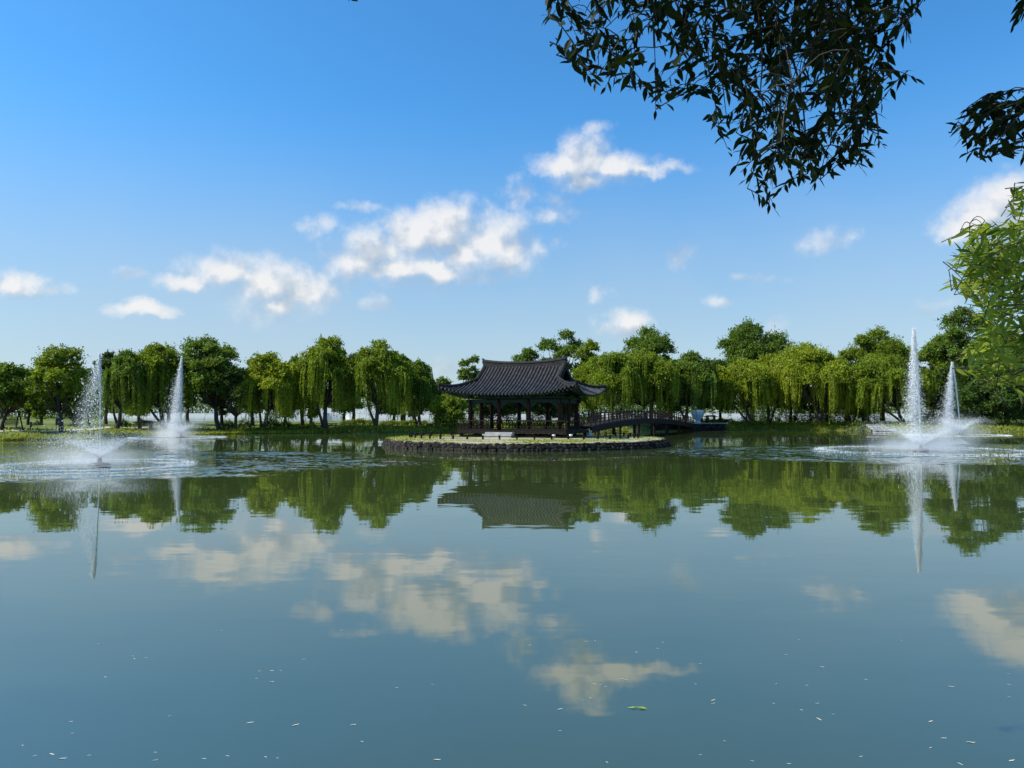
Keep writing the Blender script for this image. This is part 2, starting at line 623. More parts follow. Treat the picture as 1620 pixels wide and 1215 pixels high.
def grid_mesh(name, xs, ys, mat, zf):
    X, Y = np.meshgrid(xs, ys)
    Z = zf(X, Y)
    nx, ny = len(xs), len(ys)
    V = np.stack([X, Y, Z], -1).reshape(-1, 3)
    i, j = np.meshgrid(np.arange(nx - 1), np.arange(ny - 1))
    a = (j * nx + i).ravel()
    Fq = np.stack([a, a + 1, a + nx + 1, a + nx], -1)
    me = bpy.data.meshes.new(name)
    me.from_pydata(V.tolist(), [], Fq.tolist())
    me.materials.append(mat)
    me.polygons.foreach_set('use_smooth', np.ones(len(me.polygons), dtype=bool))
    return put(bpy.data.objects.new(name, me))


xs = np.concatenate([[-3000, -1500, -700, -350, -200, -150], np.arange(-120, 130, 1.0), [150, 200, 350, 700, 1500, 3000]])
ys = np.concatenate([[-2500, -900, -300, -100, -50], np.arange(-20, 150, 1.0), [160, 180, 220, 300, 500, 1000, 2000, 4000]])
g = grid_mesh('ground', xs, ys, M_ground, height)
tag(g, kind='structure')
w = MB().add([(-110, -5, 0), (112, -5, 0), (112, 126, 0), (-110, 126, 0)], [(0, 1, 2, 3)]).build('water', M_water)
tag(w, kind='structure')


def strip(name, pts, width, mat, lift=0.03, kind='structure'):
    P = [np.array(q, float) for q in pts]
    D = []
    for i in range(len(P) - 1):
        for t_ in np.linspace(0, 1, 10, endpoint=False):
            D.append(P[i] * (1 - t_) + P[i + 1] * t_)
    D.append(P[-1])
    D = np.array(D)
    T = np.gradient(D, axis=0)
    T /= np.linalg.norm(T, axis=1)[:, None]
    N = np.stack([-T[:, 1], T[:, 0]], -1)
    mb = MB()
    K = 5
    vs = []
    for i in range(len(D)):
        for k in range(K):
            q = D[i] + N[i] * (k / (K - 1) - 0.5) * width
            vs.append((q[0], q[1], hgt(q[0], q[1]) + lift))
    fs = []
    for i in range(len(D) - 1):
        for k in range(K - 1):
            a = i * K + k
            fs.append((a, a + 1, a + K + 1, a + K))
    mb.add(vs, fs)
    return tag(mb.build(name, mat), kind=kind)


strip('path', [gpt(-60, 76), gpt(20, 78), gpt(90, 82), gpt(180, 96), gpt(300, 104)], 1.6, M_path, 0.06)
strip('path', [gpt(1075, 117), gpt(1130, 122.5), gpt(1200, 127), gpt(1290, 127), gpt(1380, 122), gpt(1480, 118)], 1.8, M_path, 0.06)

# ------------------------------------------------------------------ island
rng = np.random.default_rng(7)
IC = np.array([1.0, 60.5])
IRX, IRY, IZ = 11.4, 12.2, 0.50


def isl(a, k=1.0):
    wob = 1 + 0.012 * math.sin(3 * a + 1) + 0.010 * math.sin(7 * a)
    return IC[0] + IRX * k * wob * math.cos(a), IC[1] + IRY * k * wob * math.sin(a)


def isl_z(k):
    return IZ + 0.07 * (1 - k ** 3)


vs = [(IC[0], IC[1], isl_z(0))]
NA = 96
KS = [0.25, 0.5, 0.75, 0.9, 0.985]
for k in KS:
    for i in range(NA):
        x, y = isl(2 * PI * i / NA, k)
        vs.append((x, y, isl_z(k)))
fs = [(0, 1 + i, 1 + (i + 1) % NA) for i in range(NA)]
for r in range(len(KS) - 1):
    for i in range(NA):
        a = 1 + r * NA + i
        c = 1 + r * NA + (i + 1) % NA
        fs.append((a, a + NA, c + NA, c))
o0 = len(vs)
for i in range(NA):
    x, y = isl(2 * PI * i / NA, 0.985)
    vs.append((x, y, -0.6))
for i in range(NA):
    a = 1 + (len(KS) - 1) * NA + i
    c = 1 + (len(KS) - 1) * NA + (i + 1) % NA
    fs.append((a, o0 + i, o0 + (i + 1) % NA, c))
tag(MB().add(vs, fs).build('island_ground', M_island), kind='structure')


def rock(mb, c, s, rz=0.0, seed=0):
    r = np.random.default_rng(seed)
    base = [(-1, -1, -1), (1, -1, -1), (1, 1, -1), (-1, 1, -1), (-1, -1, 1), (1, -1, 1), (1, 1, 1), (-1, 1, 1)]
    # rounded block: 8 corners + 6 face centres pushed out + 12 edges
    P = []
    for x in (-1, 0, 1):
        for y in (-1, 0, 1):
            for z in (-1, 0, 1):
                l = math.sqrt(x * x + y * y + z * z) or 1
                k = (1.28 if l > 1.5 else 1.12 if l > 1.1 else 1.0) / l
                q = np.array([x, y, z]) * k * (1 + r.uniform(-.13, .13))
                P.append(q)
    idx = lambda x, y, z: (x + 1) * 9 + (y + 1) * 3 + (z + 1)
    F = []
    for ax in range(3):
        for sg in (-1, 1):
            for u_ in (-1, 0):
                for v_ in (-1, 0):
                    qs = []
                    for du, dv in ((0, 0), (1, 0), (1, 1), (0, 1)):
                        co = [0, 0, 0]
                        co[ax] = sg
                        co[(ax + 1) % 3] = u_ + du
                        co[(ax + 2) % 3] = v_ + dv
                        qs.append(idx(*co))
                    F.append(tuple(qs if sg > 0 else reversed(qs)))
    cr, sr = math.cos(rz), math.sin(rz)
    vs_ = []
    for q in P:
        x, y, z = q[0] * s[0], q[1] * s[1], q[2] * s[2]
        vs_.append((c[0] + x * cr - y * sr, c[1] + x * sr + y * cr, c[2] + z))
    mb.add(vs_, F)


mb = MB()
sd = 0
for row, (z0, hs) in enumerate(((0.02, 0.17), (0.24, 0.14), (0.40, 0.12))):
    n = 215 + row * 18
    for i in range(n):
        a = 2 * PI * (i + rng.uniform(-.3, .3)) / n
        x, y = isl(a, 1.0 - 0.012 * row)
        sd += 1
        sx = rng.uniform(.13, .25)
        rock(mb, (x, y, z0 + rng.uniform(-.03, .03)), (sx, rng.uniform(.14, .24), hs * rng.uniform(.85, 1.25)), math.atan2(math.cos(a) * IRY, -math.sin(a) * IRX), sd)
ed = mb.build('stone_edging', M_rock)
tag(ed, 'rough dark boulder edging around the island at the waterline', 'stone edging')

# low fence on the island: posts and two rails
FRX, FRY = 9.4, 6.9
FC = (1.0, 61.6)
fence = thing('low_fence', 'low dark wooden post and rail fence ringing the island lawn', 'fence', (FC[0], FC[1], IZ))
NP = 46
pts = [(FRX * math.cos(2 * PI * i / NP), FRY * math.sin(2 * PI * i / NP)) for i in range(NP)]
pm = MB().box((0, 0, 0.14), (0.12, 0.12, 0.36)).box((0, 0, 0.335), (0.15, 0.15, 0.035))
post0 = pm.build('post', M_wood, fence)
post0.location = (pts[0][0], pts[0][1], 0.02)
for i in range(1, NP):
    c = post0.copy()
    C.objects.link(c)
    c.parent = fence
    c.location = (pts[i][0], pts[i][1], 0.02)
    c.rotation_euler = (0, 0, 2 * PI * i / NP)
rm = MB()
for zz in (0.28,):
    for i in range(NP):
        if i in (34,):
            continue
        a_, c_ = pts[i], pts[(i + 1) % NP]
        rm.bar((a_[0], a_[1], zz), (c_[0], c_[1], zz), 0.045, 0.05)
rm.build('rail', M_wood, fence)

# ------------------------------------------------------------------ pavilion
TH = rad(23)
PC = (1.0, 62.7)
PG = IZ + 0.05
pav = thing('pavilion', 'dark wooden pavilion with a grey tiled hip-and-gable roof on the island', 'pavilion', (PC[0], PC[1], PG), -TH)
# local frame: x to the right along the front, y to the back, z up from the island top
A_, B_ = 5.85, 3.85        # half eave sizes
UG = 3.62                  # gable plane
HE = 3.48                  # eave height above island


def prof(t):
    return HE + 0.40 * t + 0.062 * t * t


def lift(u, v):
    return 0.72 * min(1.0, abs(u) / A_) ** 3.0 * min(1.0, abs(v) / B_) ** 2.6


def roof_z(u, v, side=None):
    tf = B_ - abs(v)
    ts = A_ - abs(u)
    t = tf if (abs(u) <= UG or tf < ts) else ts
    return prof(max(t, 0)) + lift(u, v)


def plan(u, v):
    """eave line bows inward at the middle in plan"""
    k = 0.22
    du = k * (abs(v) / B_) ** 2 * (abs(u) / A_) ** 4 * math.copysign(1, u) if u else 0
    dv = k * (abs(u) / A_) ** 2 * (abs(v) / B_) ** 4 * math.copysign(1, v) if v else 0
    return u + du, v + dv


root_pan = MB()
# main slopes (front and back) as grids trimmed along the hips
for sg in (-1, 1):
    us = np.linspace(-A_, A_, 79)
    K = 12
    grid = []
    for u in us:
        tmax = B_ if abs(u) <= UG else (A_ - abs(u))
        col_ = []
        for k in range(K + 1):
            t = tmax * k / K
            v = sg * (B_ - t)
            z = prof(t) + lift(u, v)
            x, y = plan(u, v)
            col_.append((x, y, z))
        grid.append(col_)
    for th_ in (0.0,):
        vs_ = [q for c_ in grid for q in c_]
        fs_ = []
        for i in range(len(us) - 1):
            for k in range(K):
                a = i * (K + 1) + k
                q = (a, a + K + 1, a + K + 2, a + 1)
                fs_.append(q if sg < 0 else tuple(reversed(q)))
        root_pan.add(vs_, fs_)
for sg in (-1, 1):
    vvs = np.linspace(-B_, B_, 45)
    K = 8
    TM = A_ - UG
    grid = []
    for v in vvs:
        tmax = min(TM, B_ - abs(v))
        grid.append([plan(sg * (A_ - tmax * k / K), v) + (prof(tmax * k / K) + lift(sg * (A_ - tmax * k / K), v),) for k in range(K + 1)])
    vs_ = [q for c_ in grid for q in c_]
    fs_ = []
    for i in range(len(vvs) - 1):
        for k in range(K):
            a = i * (K + 1) + k
            q = (a, a + K + 1, a + K + 2, a + 1)
            fs_.append(q if sg > 0 else tuple(reversed(q)))
    root_pan.add(vs_, fs_)
roof = root_pan.build('roof', M_tile, pav, smooth=True)
# underside board 0.14 below
ub = MB()
ub.v = [(x * 0.985, y * 0.985, z - 0.13) for x, y, z in root_pan.v]
ub.f = [tuple(reversed(f)) for f in root_pan.f]
ub.build('soffit', M_rafter, pav, smooth=True)

# rounded cover tiles running down the slopes
ribs = MB()
caps_ = MB()


def rib(path, r=0.068):
    n = 6
    o = len(ribs.v)
    pts_ = [Vector(q) for q in path]
    k = len(pts_)
    for i, q in enumerate(pts_):
        t = (pts_[min(i + 1, k - 1)] - pts_[max(i - 1, 0)]).normalized()
        a = t.cross(Vector((0, 0, 1))).normalized()
        up = a.cross(t).normalized()
        for j in range(n + 1):
            an = PI * j / n
            ribs.v.append(tuple(q + a * math.cos(an) * r + up * (math.sin(an) * r * 1.25)))
    for i in range(k - 1):
        for j in range(n):
            a = o + i * (n + 1) + j
            ribs.f.append((a, a + 1, a + n + 2, a + n + 1))
    # round end tile at the eave
    q = pts_[0]
    t = (pts_[0] - pts_[1]).normalized()
    caps_.tube([q - t * 0.01 + Vector((0, 0, -0.01)), q + t * 0.035 + Vector((0, 0, -0.01))], 0.088, 10)


SP = 0.305
NU = int(A_ / SP)
for sg in (-1, 1):
    for i in range(-NU, NU + 1):
        u = i * SP
        tmax = B_ - 0.12 if abs(u) <= UG - 0.1 else (A_ - abs(u)) - 0.10
        if tmax < 0.25:
            continue
        path = []
        for k in range(11):
            t = tmax * k / 10
            v = sg * (B_ - t)
            x, y = plan(u, v)
            path.append((x, y, prof(t) + lift(u, v) + 0.004))
        rib(path)
for sg in (-1, 1):
    NV = int(B_ / SP)
    for i in range(-NV, NV + 1):
        v = i * SP
        tmax = min(A_ - UG, B_ - abs(v)) - 0.10
        if tmax < 0.25:
            continue
        path = []
        for k in range(9):
            t = tmax * k / 8
            u = sg * (A_ - t)
            x, y = plan(u, v)
            path.append((x, y, prof(t) + lift(u, v) + 0.004))
        rib(path)
ribs.build('cover_tiles', M_tilecap, roof, smooth=True)
caps_.build('end_tiles', M_tilecap, roof)

# ridges
RZ = prof(B_)


def ridge_bar(path, w, h, name):
    mb_ = MB()
    pts_ = [Vector(q) for q in path]
    n = len(pts_)
    secs = [(-w * .5, -0.34), (w * .5, -0.34), (w * .5, h * .55), (w * .62, h * .60), (w * .62, h * .72), (w * .34, h * .78), (w * .30, h * .95), (0, h * 1.06), (-w * .30, h * .95), (-w * .34, h * .78), (-w * .62, h * .72), (-w * .62, h * .60), (-w * .5, h * .55)]
    m_ = len(secs)
    vs_ = []
    for i, q in enumerate(pts_):
        t = (pts_[min(i + 1, n - 1)] - pts_[max(i - 1, 0)])
        t.z = 0
        t.normalize()
        a = Vector((t.y, -t.x, 0))
        for (x, z) in secs:
            vs_.append(q + a * x + Vector((0, 0, z)))
    fs_ = []
    for i in range(n - 1):
        for j in range(m_):
            j2 = (j + 1) % m_
            fs_.append((i * m_ + j, (i + 1) * m_ + j, (i + 1) * m_ + j2, i * m_ + j2))
    fs_.append(tuple(range(m_)))
    fs_.append(tuple((n - 1) * m_ + j for j in reversed(range(m_))))
    mb_.add(vs_, fs_)
    return mb_


UR = UG + 0.12
main = ridge_bar([(u, 0, RZ - 0.02 + 0.26 * (abs(u) / UR) ** 2.4) for u in np.linspace(-UR, UR, 25)], 0.30, 0.42, 'ridge')
# upturned finials at both ends
for sg in (-1, 1):
    zt = RZ + 0.20
    main.add([(sg * (UR - .34), -.09, zt + .30), (sg * (UR + .10), -.08, zt + .1), (sg * (UR + .10), .08, zt + .1), (sg * (UR - .34), .09, zt + .30),
              (sg * (UR + .06), -.05, zt + .58), (sg * (UR + .06), .05, zt + .58), (sg * (UR + .13), 0, zt + .64)],
             [(0, 1, 4), (3, 5, 2), (0, 4, 5, 3), (1, 2, 6), (1, 6, 4), (2, 5, 6), (4, 6, 5), (0, 3, 2, 1)])
main.build('ridge', M_ridge, roof)
for su in (-1, 1):
    for sv in (-1, 1):
        vb = B_ - (A_ - UG)
        pth = [(su * UG, sv * vb * k, prof(B_ - vb * k) + lift(su * UG, vb * k) + 0.01 + 0.16 * max(0, .3 - k)) for k in np.linspace(0.05, 1.02, 9)]
        ridge_bar(pth, 0.22, 0.27, 'r').build('descending_ridge', M_ridge, roof)
        pth = []
        for k in np.linspace(0.0, 0.97, 11):
            u = UG + (A_ - UG) * k
            v = vb + (B_ - vb) * k
            x, y = plan(su * u, sv * v)
            pth.append((x, y, prof(B_ - v) + lift(u, v) + 0.02 + 0.10 * max(0, k - .7)))
        ridge_bar(pth, 0.22, 0.24, 'h').build('hip_ridge', M_ridge, roof)
# gable walls
for su in (-1, 1):
    g_ = MB()
    vb = B_ - (A_ - UG)
    ks = np.linspace(-1, 1, 21)
    xo = su * (UG - 0.28)
    base = [(xo, k * vb, prof(A_ - UG) - .05) for k in ks]
    topv = [(xo, k * vb, prof(B_ - abs(k * vb)) - 0.03) for k in ks]
    fs_ = [(i, i + 1, 22 + i, 21 + i) for i in range(20)]
    g_.add(base + topv, fs_)
    g_.build('gable_wall', M_wood, roof)
    bb = MB()
    for s2 in (-1, 1):
        pp = [(su * (UG + 0.13), s2 * vb * k, prof(B_ - vb * k) - 0.14) for k in np.linspace(0, 1.0, 8)]
        for i in range(7):
            bb.bar(pp[i], pp[i + 1], 0.05, 0.30)
    bb.build('bargeboard', M_wood, roof)

# rafters: round lower tier with pale ends, square upper tier
ra = MB()
re_ = MB()
for sg in (-1, 1):
    for i in range(-17, 18):
        u = i * 0.31
        ve = B_ - 0.35
        x, y = plan(u, sg * ve)
        u2 = u * 0.78 if abs(u) > 3.4 else u
        a = (x, y, prof(0.35) + lift(u, ve) - 0.23)
        c = (u2, sg * (B_ - 2.3), prof(2.3) - 0.42)
        ra.tube([a, c], 0.062, 6)
        x2, y2 = plan(u, sg * (B_ - 0.06))
        a2 = (x2, y2, prof(0.06) + lift(u, B_) - 0.16)
        re_.tube([a2, (x, y, a[2] + 0.12)], 0.05, 4)
for sg in (-1, 1):
    for i in range(-11, 12):
        v = i * 0.31
        ue = A_ - 0.35
        x, y = plan(sg * ue, v)
        v2 = v * 0.7 if abs(v) > 1.6 else v
        a = (x, y, prof(0.35) + lift(ue, v) - 0.23)
        c = (sg * (A_ - 2.1), v2, prof(2.1) - 0.42)
        ra.tube([a, c], 0.062, 6)
        x2, y2 = plan(sg * (A_ - 0.06), v)
        re_.tube([(x2, y2, prof(0.06) + lift(A_, v) - 0.16), (x, y, a[2] + 0.12)], 0.05, 4)
ra.build('rafters', M_teal, roof)
re_.build('flying_rafters', M_teal, roof)
en = MB()
for sg in (-1, 1):
    for i in range(-17, 18):
        u = i * 0.31
        ve = B_ - 0.34
        x, y = plan(u, sg * ve)
        en.tube([(x, y, prof(0.35) + lift(u, ve) - 0.23), (x, y + sg * 0.012, prof(0.35) + lift(u, ve) - 0.234)], 0.045, 8)
en.build('rafter_ends', M_pale, roof)
for su in (-1, 1):
    for sv in (-1, 1):
        x, y = plan(su * (A_ - .25), sv * (B_ - .25))
        MB().bar((su * 3.6, sv * 1.9, HE + .35), (x, y, prof(.2) + lift(A_, B_) - .28), 0.2, 0.26).build('corner_beam', M_teal, roof)

# posts, beams, floor
CU = [-3.95, -1.32, 1.32, 3.95]
CV = [-2.15, 0.0, 2.15]
FLOOR = 0.62
cols = [(u, v) for v in (-2.15, 2.15) for u in CU] + [(-3.95, 0), (3.95, 0)]
cm = MB().lathe([(0.165, FLOOR), (0.175, FLOOR + .9), (0.165, FLOOR + 2.0), (0.15, 3.10)], n=14)
c0 = None
for (u, v) in cols:
    if c0 is None:
        c0 = cm.build('column', M_red, pav, smooth=True)
        cc = c0
    else:
        cc = c0.copy()
        C.objects.link(cc)
        cc.parent = pav
    cc.location = (u, v, 0)
bm_ = MB()
for v in (-2.15, 2.15):
    bm_.box((0, v, 2.95), (8.6, 0.16, 0.28)).box((0, v, 3.24), (8.7, 0.22, 0.12))
for u in (-3.95, 3.95):
    bm_.box((u, 0, 2.93), (0.16, 4.9, 0.27)).box((u, 0, 3.235), (0.22, 5.0, 0.115))
for u in (-1.32, 1.32):
    bm_.box((u, 0, 3.05), (0.26, 4.25, 0.36))
bm_.build('beams', M_teal, pav)
br = MB()
for (u, v) in cols + [(0, -2.15), (-2.63, -2.15), (2.63, -2.15), (0, 2.15), (-2.63, 2.15), (2.63, 2.15)]:
    sv = math.copysign(1, v) if v else 0
    su = math.copysign(1, u) if (v == 0 or abs(u) > 3.9) else 0
    br.box((u, v, 3.35), (0.30, 0.30, 0.12))
    br.box((u, v, 3.44), (0.72, 0.13, 0.10))
    br.box((u + su * .1, v + sv * .15, 3.53), (0.16 + .7 * abs(su), 0.14 + .75 * abs(sv), 0.11))
    br.box((u, v, 3.64), (0.95, 0.15, 0.10))
br.build('brackets', M_pale, pav).data.materials[0] = M_teal
# slender infill under the front beams: carved hanging panels between posts
pn = MB()
for v in (-2.15, 2.15):
    for i in range(3):
        u0, u1 = CU[i] + .17, CU[i + 1] - .17
        for s_, uu in ((1, u0), (-1, u1)):
            pn.add([(uu, v - .04, 2.8), (uu + s_ * .55, v - .04, 2.8), (uu, v - .04, 2.35), (uu, v + .04, 2.8), (uu + s_ * .55, v + .04, 2.8), (uu, v + .04, 2.35)],
                   [(0, 2, 1), (3, 4, 5), (0, 1, 4, 3), (1, 2, 5, 4), (2, 0, 3, 5)])
pn.build('corner_braces', M_teal, pav)
# raised wooden floor on a stone plinth and short stone feet
fl = MB().box((0, 0, FLOOR - .09), (9.5, 5.9, 0.14)).box((0, -2.95, FLOOR - .16), (9.5, .1, .26)).box((0, 2.95, FLOOR - .16), (9.5, .1, .26)).box((-4.75, 0, FLOOR - .16), (.1, 5.7, .26)).box((4.75, 0, FLOOR - .16), (.1, 5.7, .26))
fl.build('floor', M_wood, pav)
pl_ = MB().box((0, 0, 0.06), (9.3, 5.6, 0.22))
pl_.build('plinth', M_rock, pav)
ft = MB()
for u in np.linspace(-4.5, 4.5, 7):
    for v in (-2.7, 0, 2.7):
        ft.lathe([(0.14, .15), (0.12, FLOOR - .12)], (u, v, 0), 10)
ft.build('floor_posts', M_wood, pav)
# stone steps at the front and back
st = MB().box((-0.65, -3.55, 0.30), (2.35, 0.50, 0.30)).box((-0.65, -3.95, 0.16), (2.5, 0.45, 0.30))
st.build('front_steps', M_stone, pav)
# ceiling boards
MB().box((0, 0, 3.30), (7.6, 4.0, 0.05)).build('ceiling', M_wood, pav)


# railing with slanting carved posts
def rail_run(mb_, a, c, outx, outy):
    a = Vector(a)
    c = Vector(c)
    L = (c - a).length
    n = max(2, int(round(L / 0.62)))
    o_ = Vector((outx, outy, 0)) * 0.16
    mb_.bar(a + Vector((0, 0, 0.30)), c + Vector((0, 0, 0.30)), 0.05, 0.05)
    mb_.bar(a + Vector((0, 0, 0.06)), c + Vector((0, 0, 0.06)), 0.07, 0.08)
    mb_.tube([a + o_ + Vector((0, 0, 0.72)), c + o_ + Vector((0, 0, 0.72))], 0.042, 8)
    for i in range(n + 1):
        q = a.lerp(c, i / n)
        mb_.tube([q, q + o_ * .25 + Vector((0, 0, .35)), q + o_ + Vector((0, 0, .70))], [.038, .03, .04], 5)
        if i < n:
            q2 = a.lerp(c, (i + .5) / n)
            mb_.box(q2 + Vector((0, 0, .18)), (.10, .10, .22))
            mb_.box(q2 + o_ * .1 + Vector((0, 0, .40)), (.05, .05, .16))


for (a, c, ox, oy) in (((-4.7, -2.9, FLOOR), (-1.9, -2.9, FLOOR), 0, -1), ((0.6, -2.9, FLOOR), (4.7, -2.9, FLOOR), 0, -1),
                       ((-4.7, 2.9, FLOOR), (3.1, 2.9, FLOOR), 0, 1), ((-4.7, -2.9, FLOOR), (-4.7, 2.9, FLOOR), -1, 0), ((4.7, -2.9, FLOOR), (4.7, 1.4, FLOOR), 1, 0)):
    r_ = MB()
    rail_run(r_, a, c, ox, oy)
    r_.build('railing', M_wood, pav)

# small lights and box on the island
for i, (px, py, D, lab) in enumerate(((876, 690, 55.2, 'small white spotlight on the lawn before the pavilion front, nearer the steps'), (903, 689, 56, 'small white spotlight on the lawn below the right corner of the pavilion'))):
    q = at(px, py, D)
    o = thing('spotlight', lab, 'spotlight', (q[0], q[1], IZ + .02), 0, 'spotlights on the island lawn')
    MB().tube([(0, 0, 0), (0, 0, .2)], .03, 6).build('stake', M_black, o)
    MB().lathe([(.05, .2), (.12, .24), (.14, .36), (.11, .40)], n=10).build('lamp_head', M_white, o, smooth=True)
q = at(930, 686, 65.5)
o = thing('utility_box', 'small white box on a stub post beside the island fence right of the pavilion', 'utility box', (q[0], q[1], IZ))
MB().box((0, 0, .25), (.62, .34, .42)).build('body', M_white, o)
MB().box((0, 0, .485), (.70, .42, .045)).build('lid', M_white, o)
MB().box((0, -.178, .26), (.24, .012, .24)).build('door', M_stone, o)

# ------------------------------------------------------------------ arched bridge
BA = np.array([6.1, 67.2])
BB = np.array([26.6, 113.6])
bd = BB - BA
BL = np.linalg.norm(bd)
bdir = bd / BL
bnrm = np.array([-bdir[1], bdir[0]])
bridge = thing('footbridge', 'long arched dark wooden footbridge from the island to the far bank', 'bridge')


def deckz(s):
    return 1.38 + 0.78 * math.sin(PI * min(1, s ** 0.92)) - 0.28 * s


def bp(s, off=0.0, dz=0.0):
    q = BA + bdir * BL * s + bnrm * off
    return (q[0], q[1], deckz(s) + dz)


dk = MB()
SS = np.linspace(0, 1, 49)
for i in range(48):
    s0, s1 = SS[i], SS[i + 1]
    vs_ = [bp(s0, -1), bp(s0, 1), bp(s1, 1), bp(s1, -1), bp(s0, -1, -.1), bp(s0, 1, -.1), bp(s1, 1, -.1), bp(s1, -1, -.1)]
    dk.add(vs_, [(0, 3, 2, 1), (4, 5, 6, 7), (0, 4, 7, 3), (1, 2, 6, 5)])
dk.build('deck', M_wood, bridge)
for off in (-1.03, 1.03):
    gm = MB()
    for i in range(48):
        s0, s1 = SS[i], SS[i + 1]
        t_ = 0.07
        gm.add([bp(s0, off - t_, -.04), bp(s0, off + t_, -.04), bp(s1, off + t_, -.04), bp(s1, off - t_, -.04),
                bp(s0, off - t_, -.62), bp(s0, off + t_, -.62), bp(s1, off + t_, -.62), bp(s1, off - t_, -.62)],
               [(0, 3, 2, 1), (4, 5, 6, 7), (0, 4, 7, 3), (1, 2, 6, 5)])
    gm.build('girder', M_wood, bridge)
    rl = MB()
    for dz, w_ in ((.78, .07), (.52, .045), (.26, .045)):
        for i in range(48):
            rl.bar(bp(SS[i], off, dz), bp(SS[i + 1], off, dz), w_, w_)
    for i in range(0, 145):
        s_ = i / 144
        rl.tube([bp(s_, off, .26), bp(s_, off, .52)], .018, 4, caps=False)
    rl.build('handrail', M_wood, bridge)
    pm_ = MB().box((0, 0, .46), (.11, .11, .98)).lathe([(.075, .95), (.085, 1.0), (.05, 1.07)], n=8)
    p0 = None
    for i in range(0, 37):
        s_ = i / 36
        if p0 is None:
            p0 = pm_.build('railing_post', M_wood, bridge)
            c = p0
        else:
            c = p0.copy()
            C.objects.link(c)
            c.parent = bridge
        c.location = bp(s_, off, -.05)
        c.rotation_euler = (0, 0, math.atan2(bdir[1], bdir[0]))
pr0 = None
for s_ in (0.16, 0.32, 0.48, 0.64, 0.80):
    for off in (-.8, .8):
        zt = deckz(s_) - .1
        c = MB().tube([bp(s_, off, -.1), (bp(s_, off)[0], bp(s_, off)[1], -1.4)], .16, 10).build('pier', M_wood, bridge)
# stone abutment on the far bank
ab = MB()
sd = 900
for row in range(4):
    for i in range(26):
        sd += 1
        t_ = (i + (row % 2) * .5) / 26
        px_ = 1030 + t_ * 118
        D_ = 111.2 + t_ * 5.5
        x_ = (px_ - 810) / F_PX * D_
        rock(ab, (x_, D_, .05 + row * .30), (.27, .35, .17), 0.3, sd)
tag(ab.build('stone_abutment', M_rock), 'dark stone retaining wall under the far end of the footbridge', 'retaining wall')
sl = MB().box((0, 0, 0), (6.2, 2.2, .16))
x_ = (1130 - 810) / F_PX * 118
ld = sl.build('stone_landing', M_stone)
ld.location = ((1118 - 810) / F_PX * 117.2, 117.4, 1.12)
ld.rotation_euler = (0, 0, .25)
tag(ld, 'pale stone landing slab on the bank at the end of the footbridge', 'landing')


# ------------------------------------------------------------------ fountains
TET = np.array([[1, 1, 1], [1, -1, -1], [-1, 1, -1], [-1, -1, 1]], float) * 0.62
TF = np.array([[0, 1, 2], [0, 3, 1], [0, 2, 3], [1, 3, 2]])


def drops(name, P, R, parent, r):
    n = len(P)
    q = r.normal(size=(n, 4))
    q /= np.linalg.norm(q, axis=1)[:, None]
    w_, x, y, z = q.T
    Rm = np.stack([1 - 2 * (y * y + z * z), 2 * (x * y - z * w_), 2 * (x * z + y * w_),
                   2 * (x * y + z * w_), 1 - 2 * (x * x + z * z), 2 * (y * z - x * w_),
                   2 * (x * z - y * w_), 2 * (y * z + x * w_), 1 - 2 * (x * x + y * y)], -1).reshape(n, 3, 3)
    V = np.einsum('nij,kj->nki', Rm, TET) * R[:, None, None] + P[:, None, :]
    tri = V[:, TF, :].reshape(n * 4, 3, 3)
    return raw_mesh(name, tri, 3, M_spray, parent)


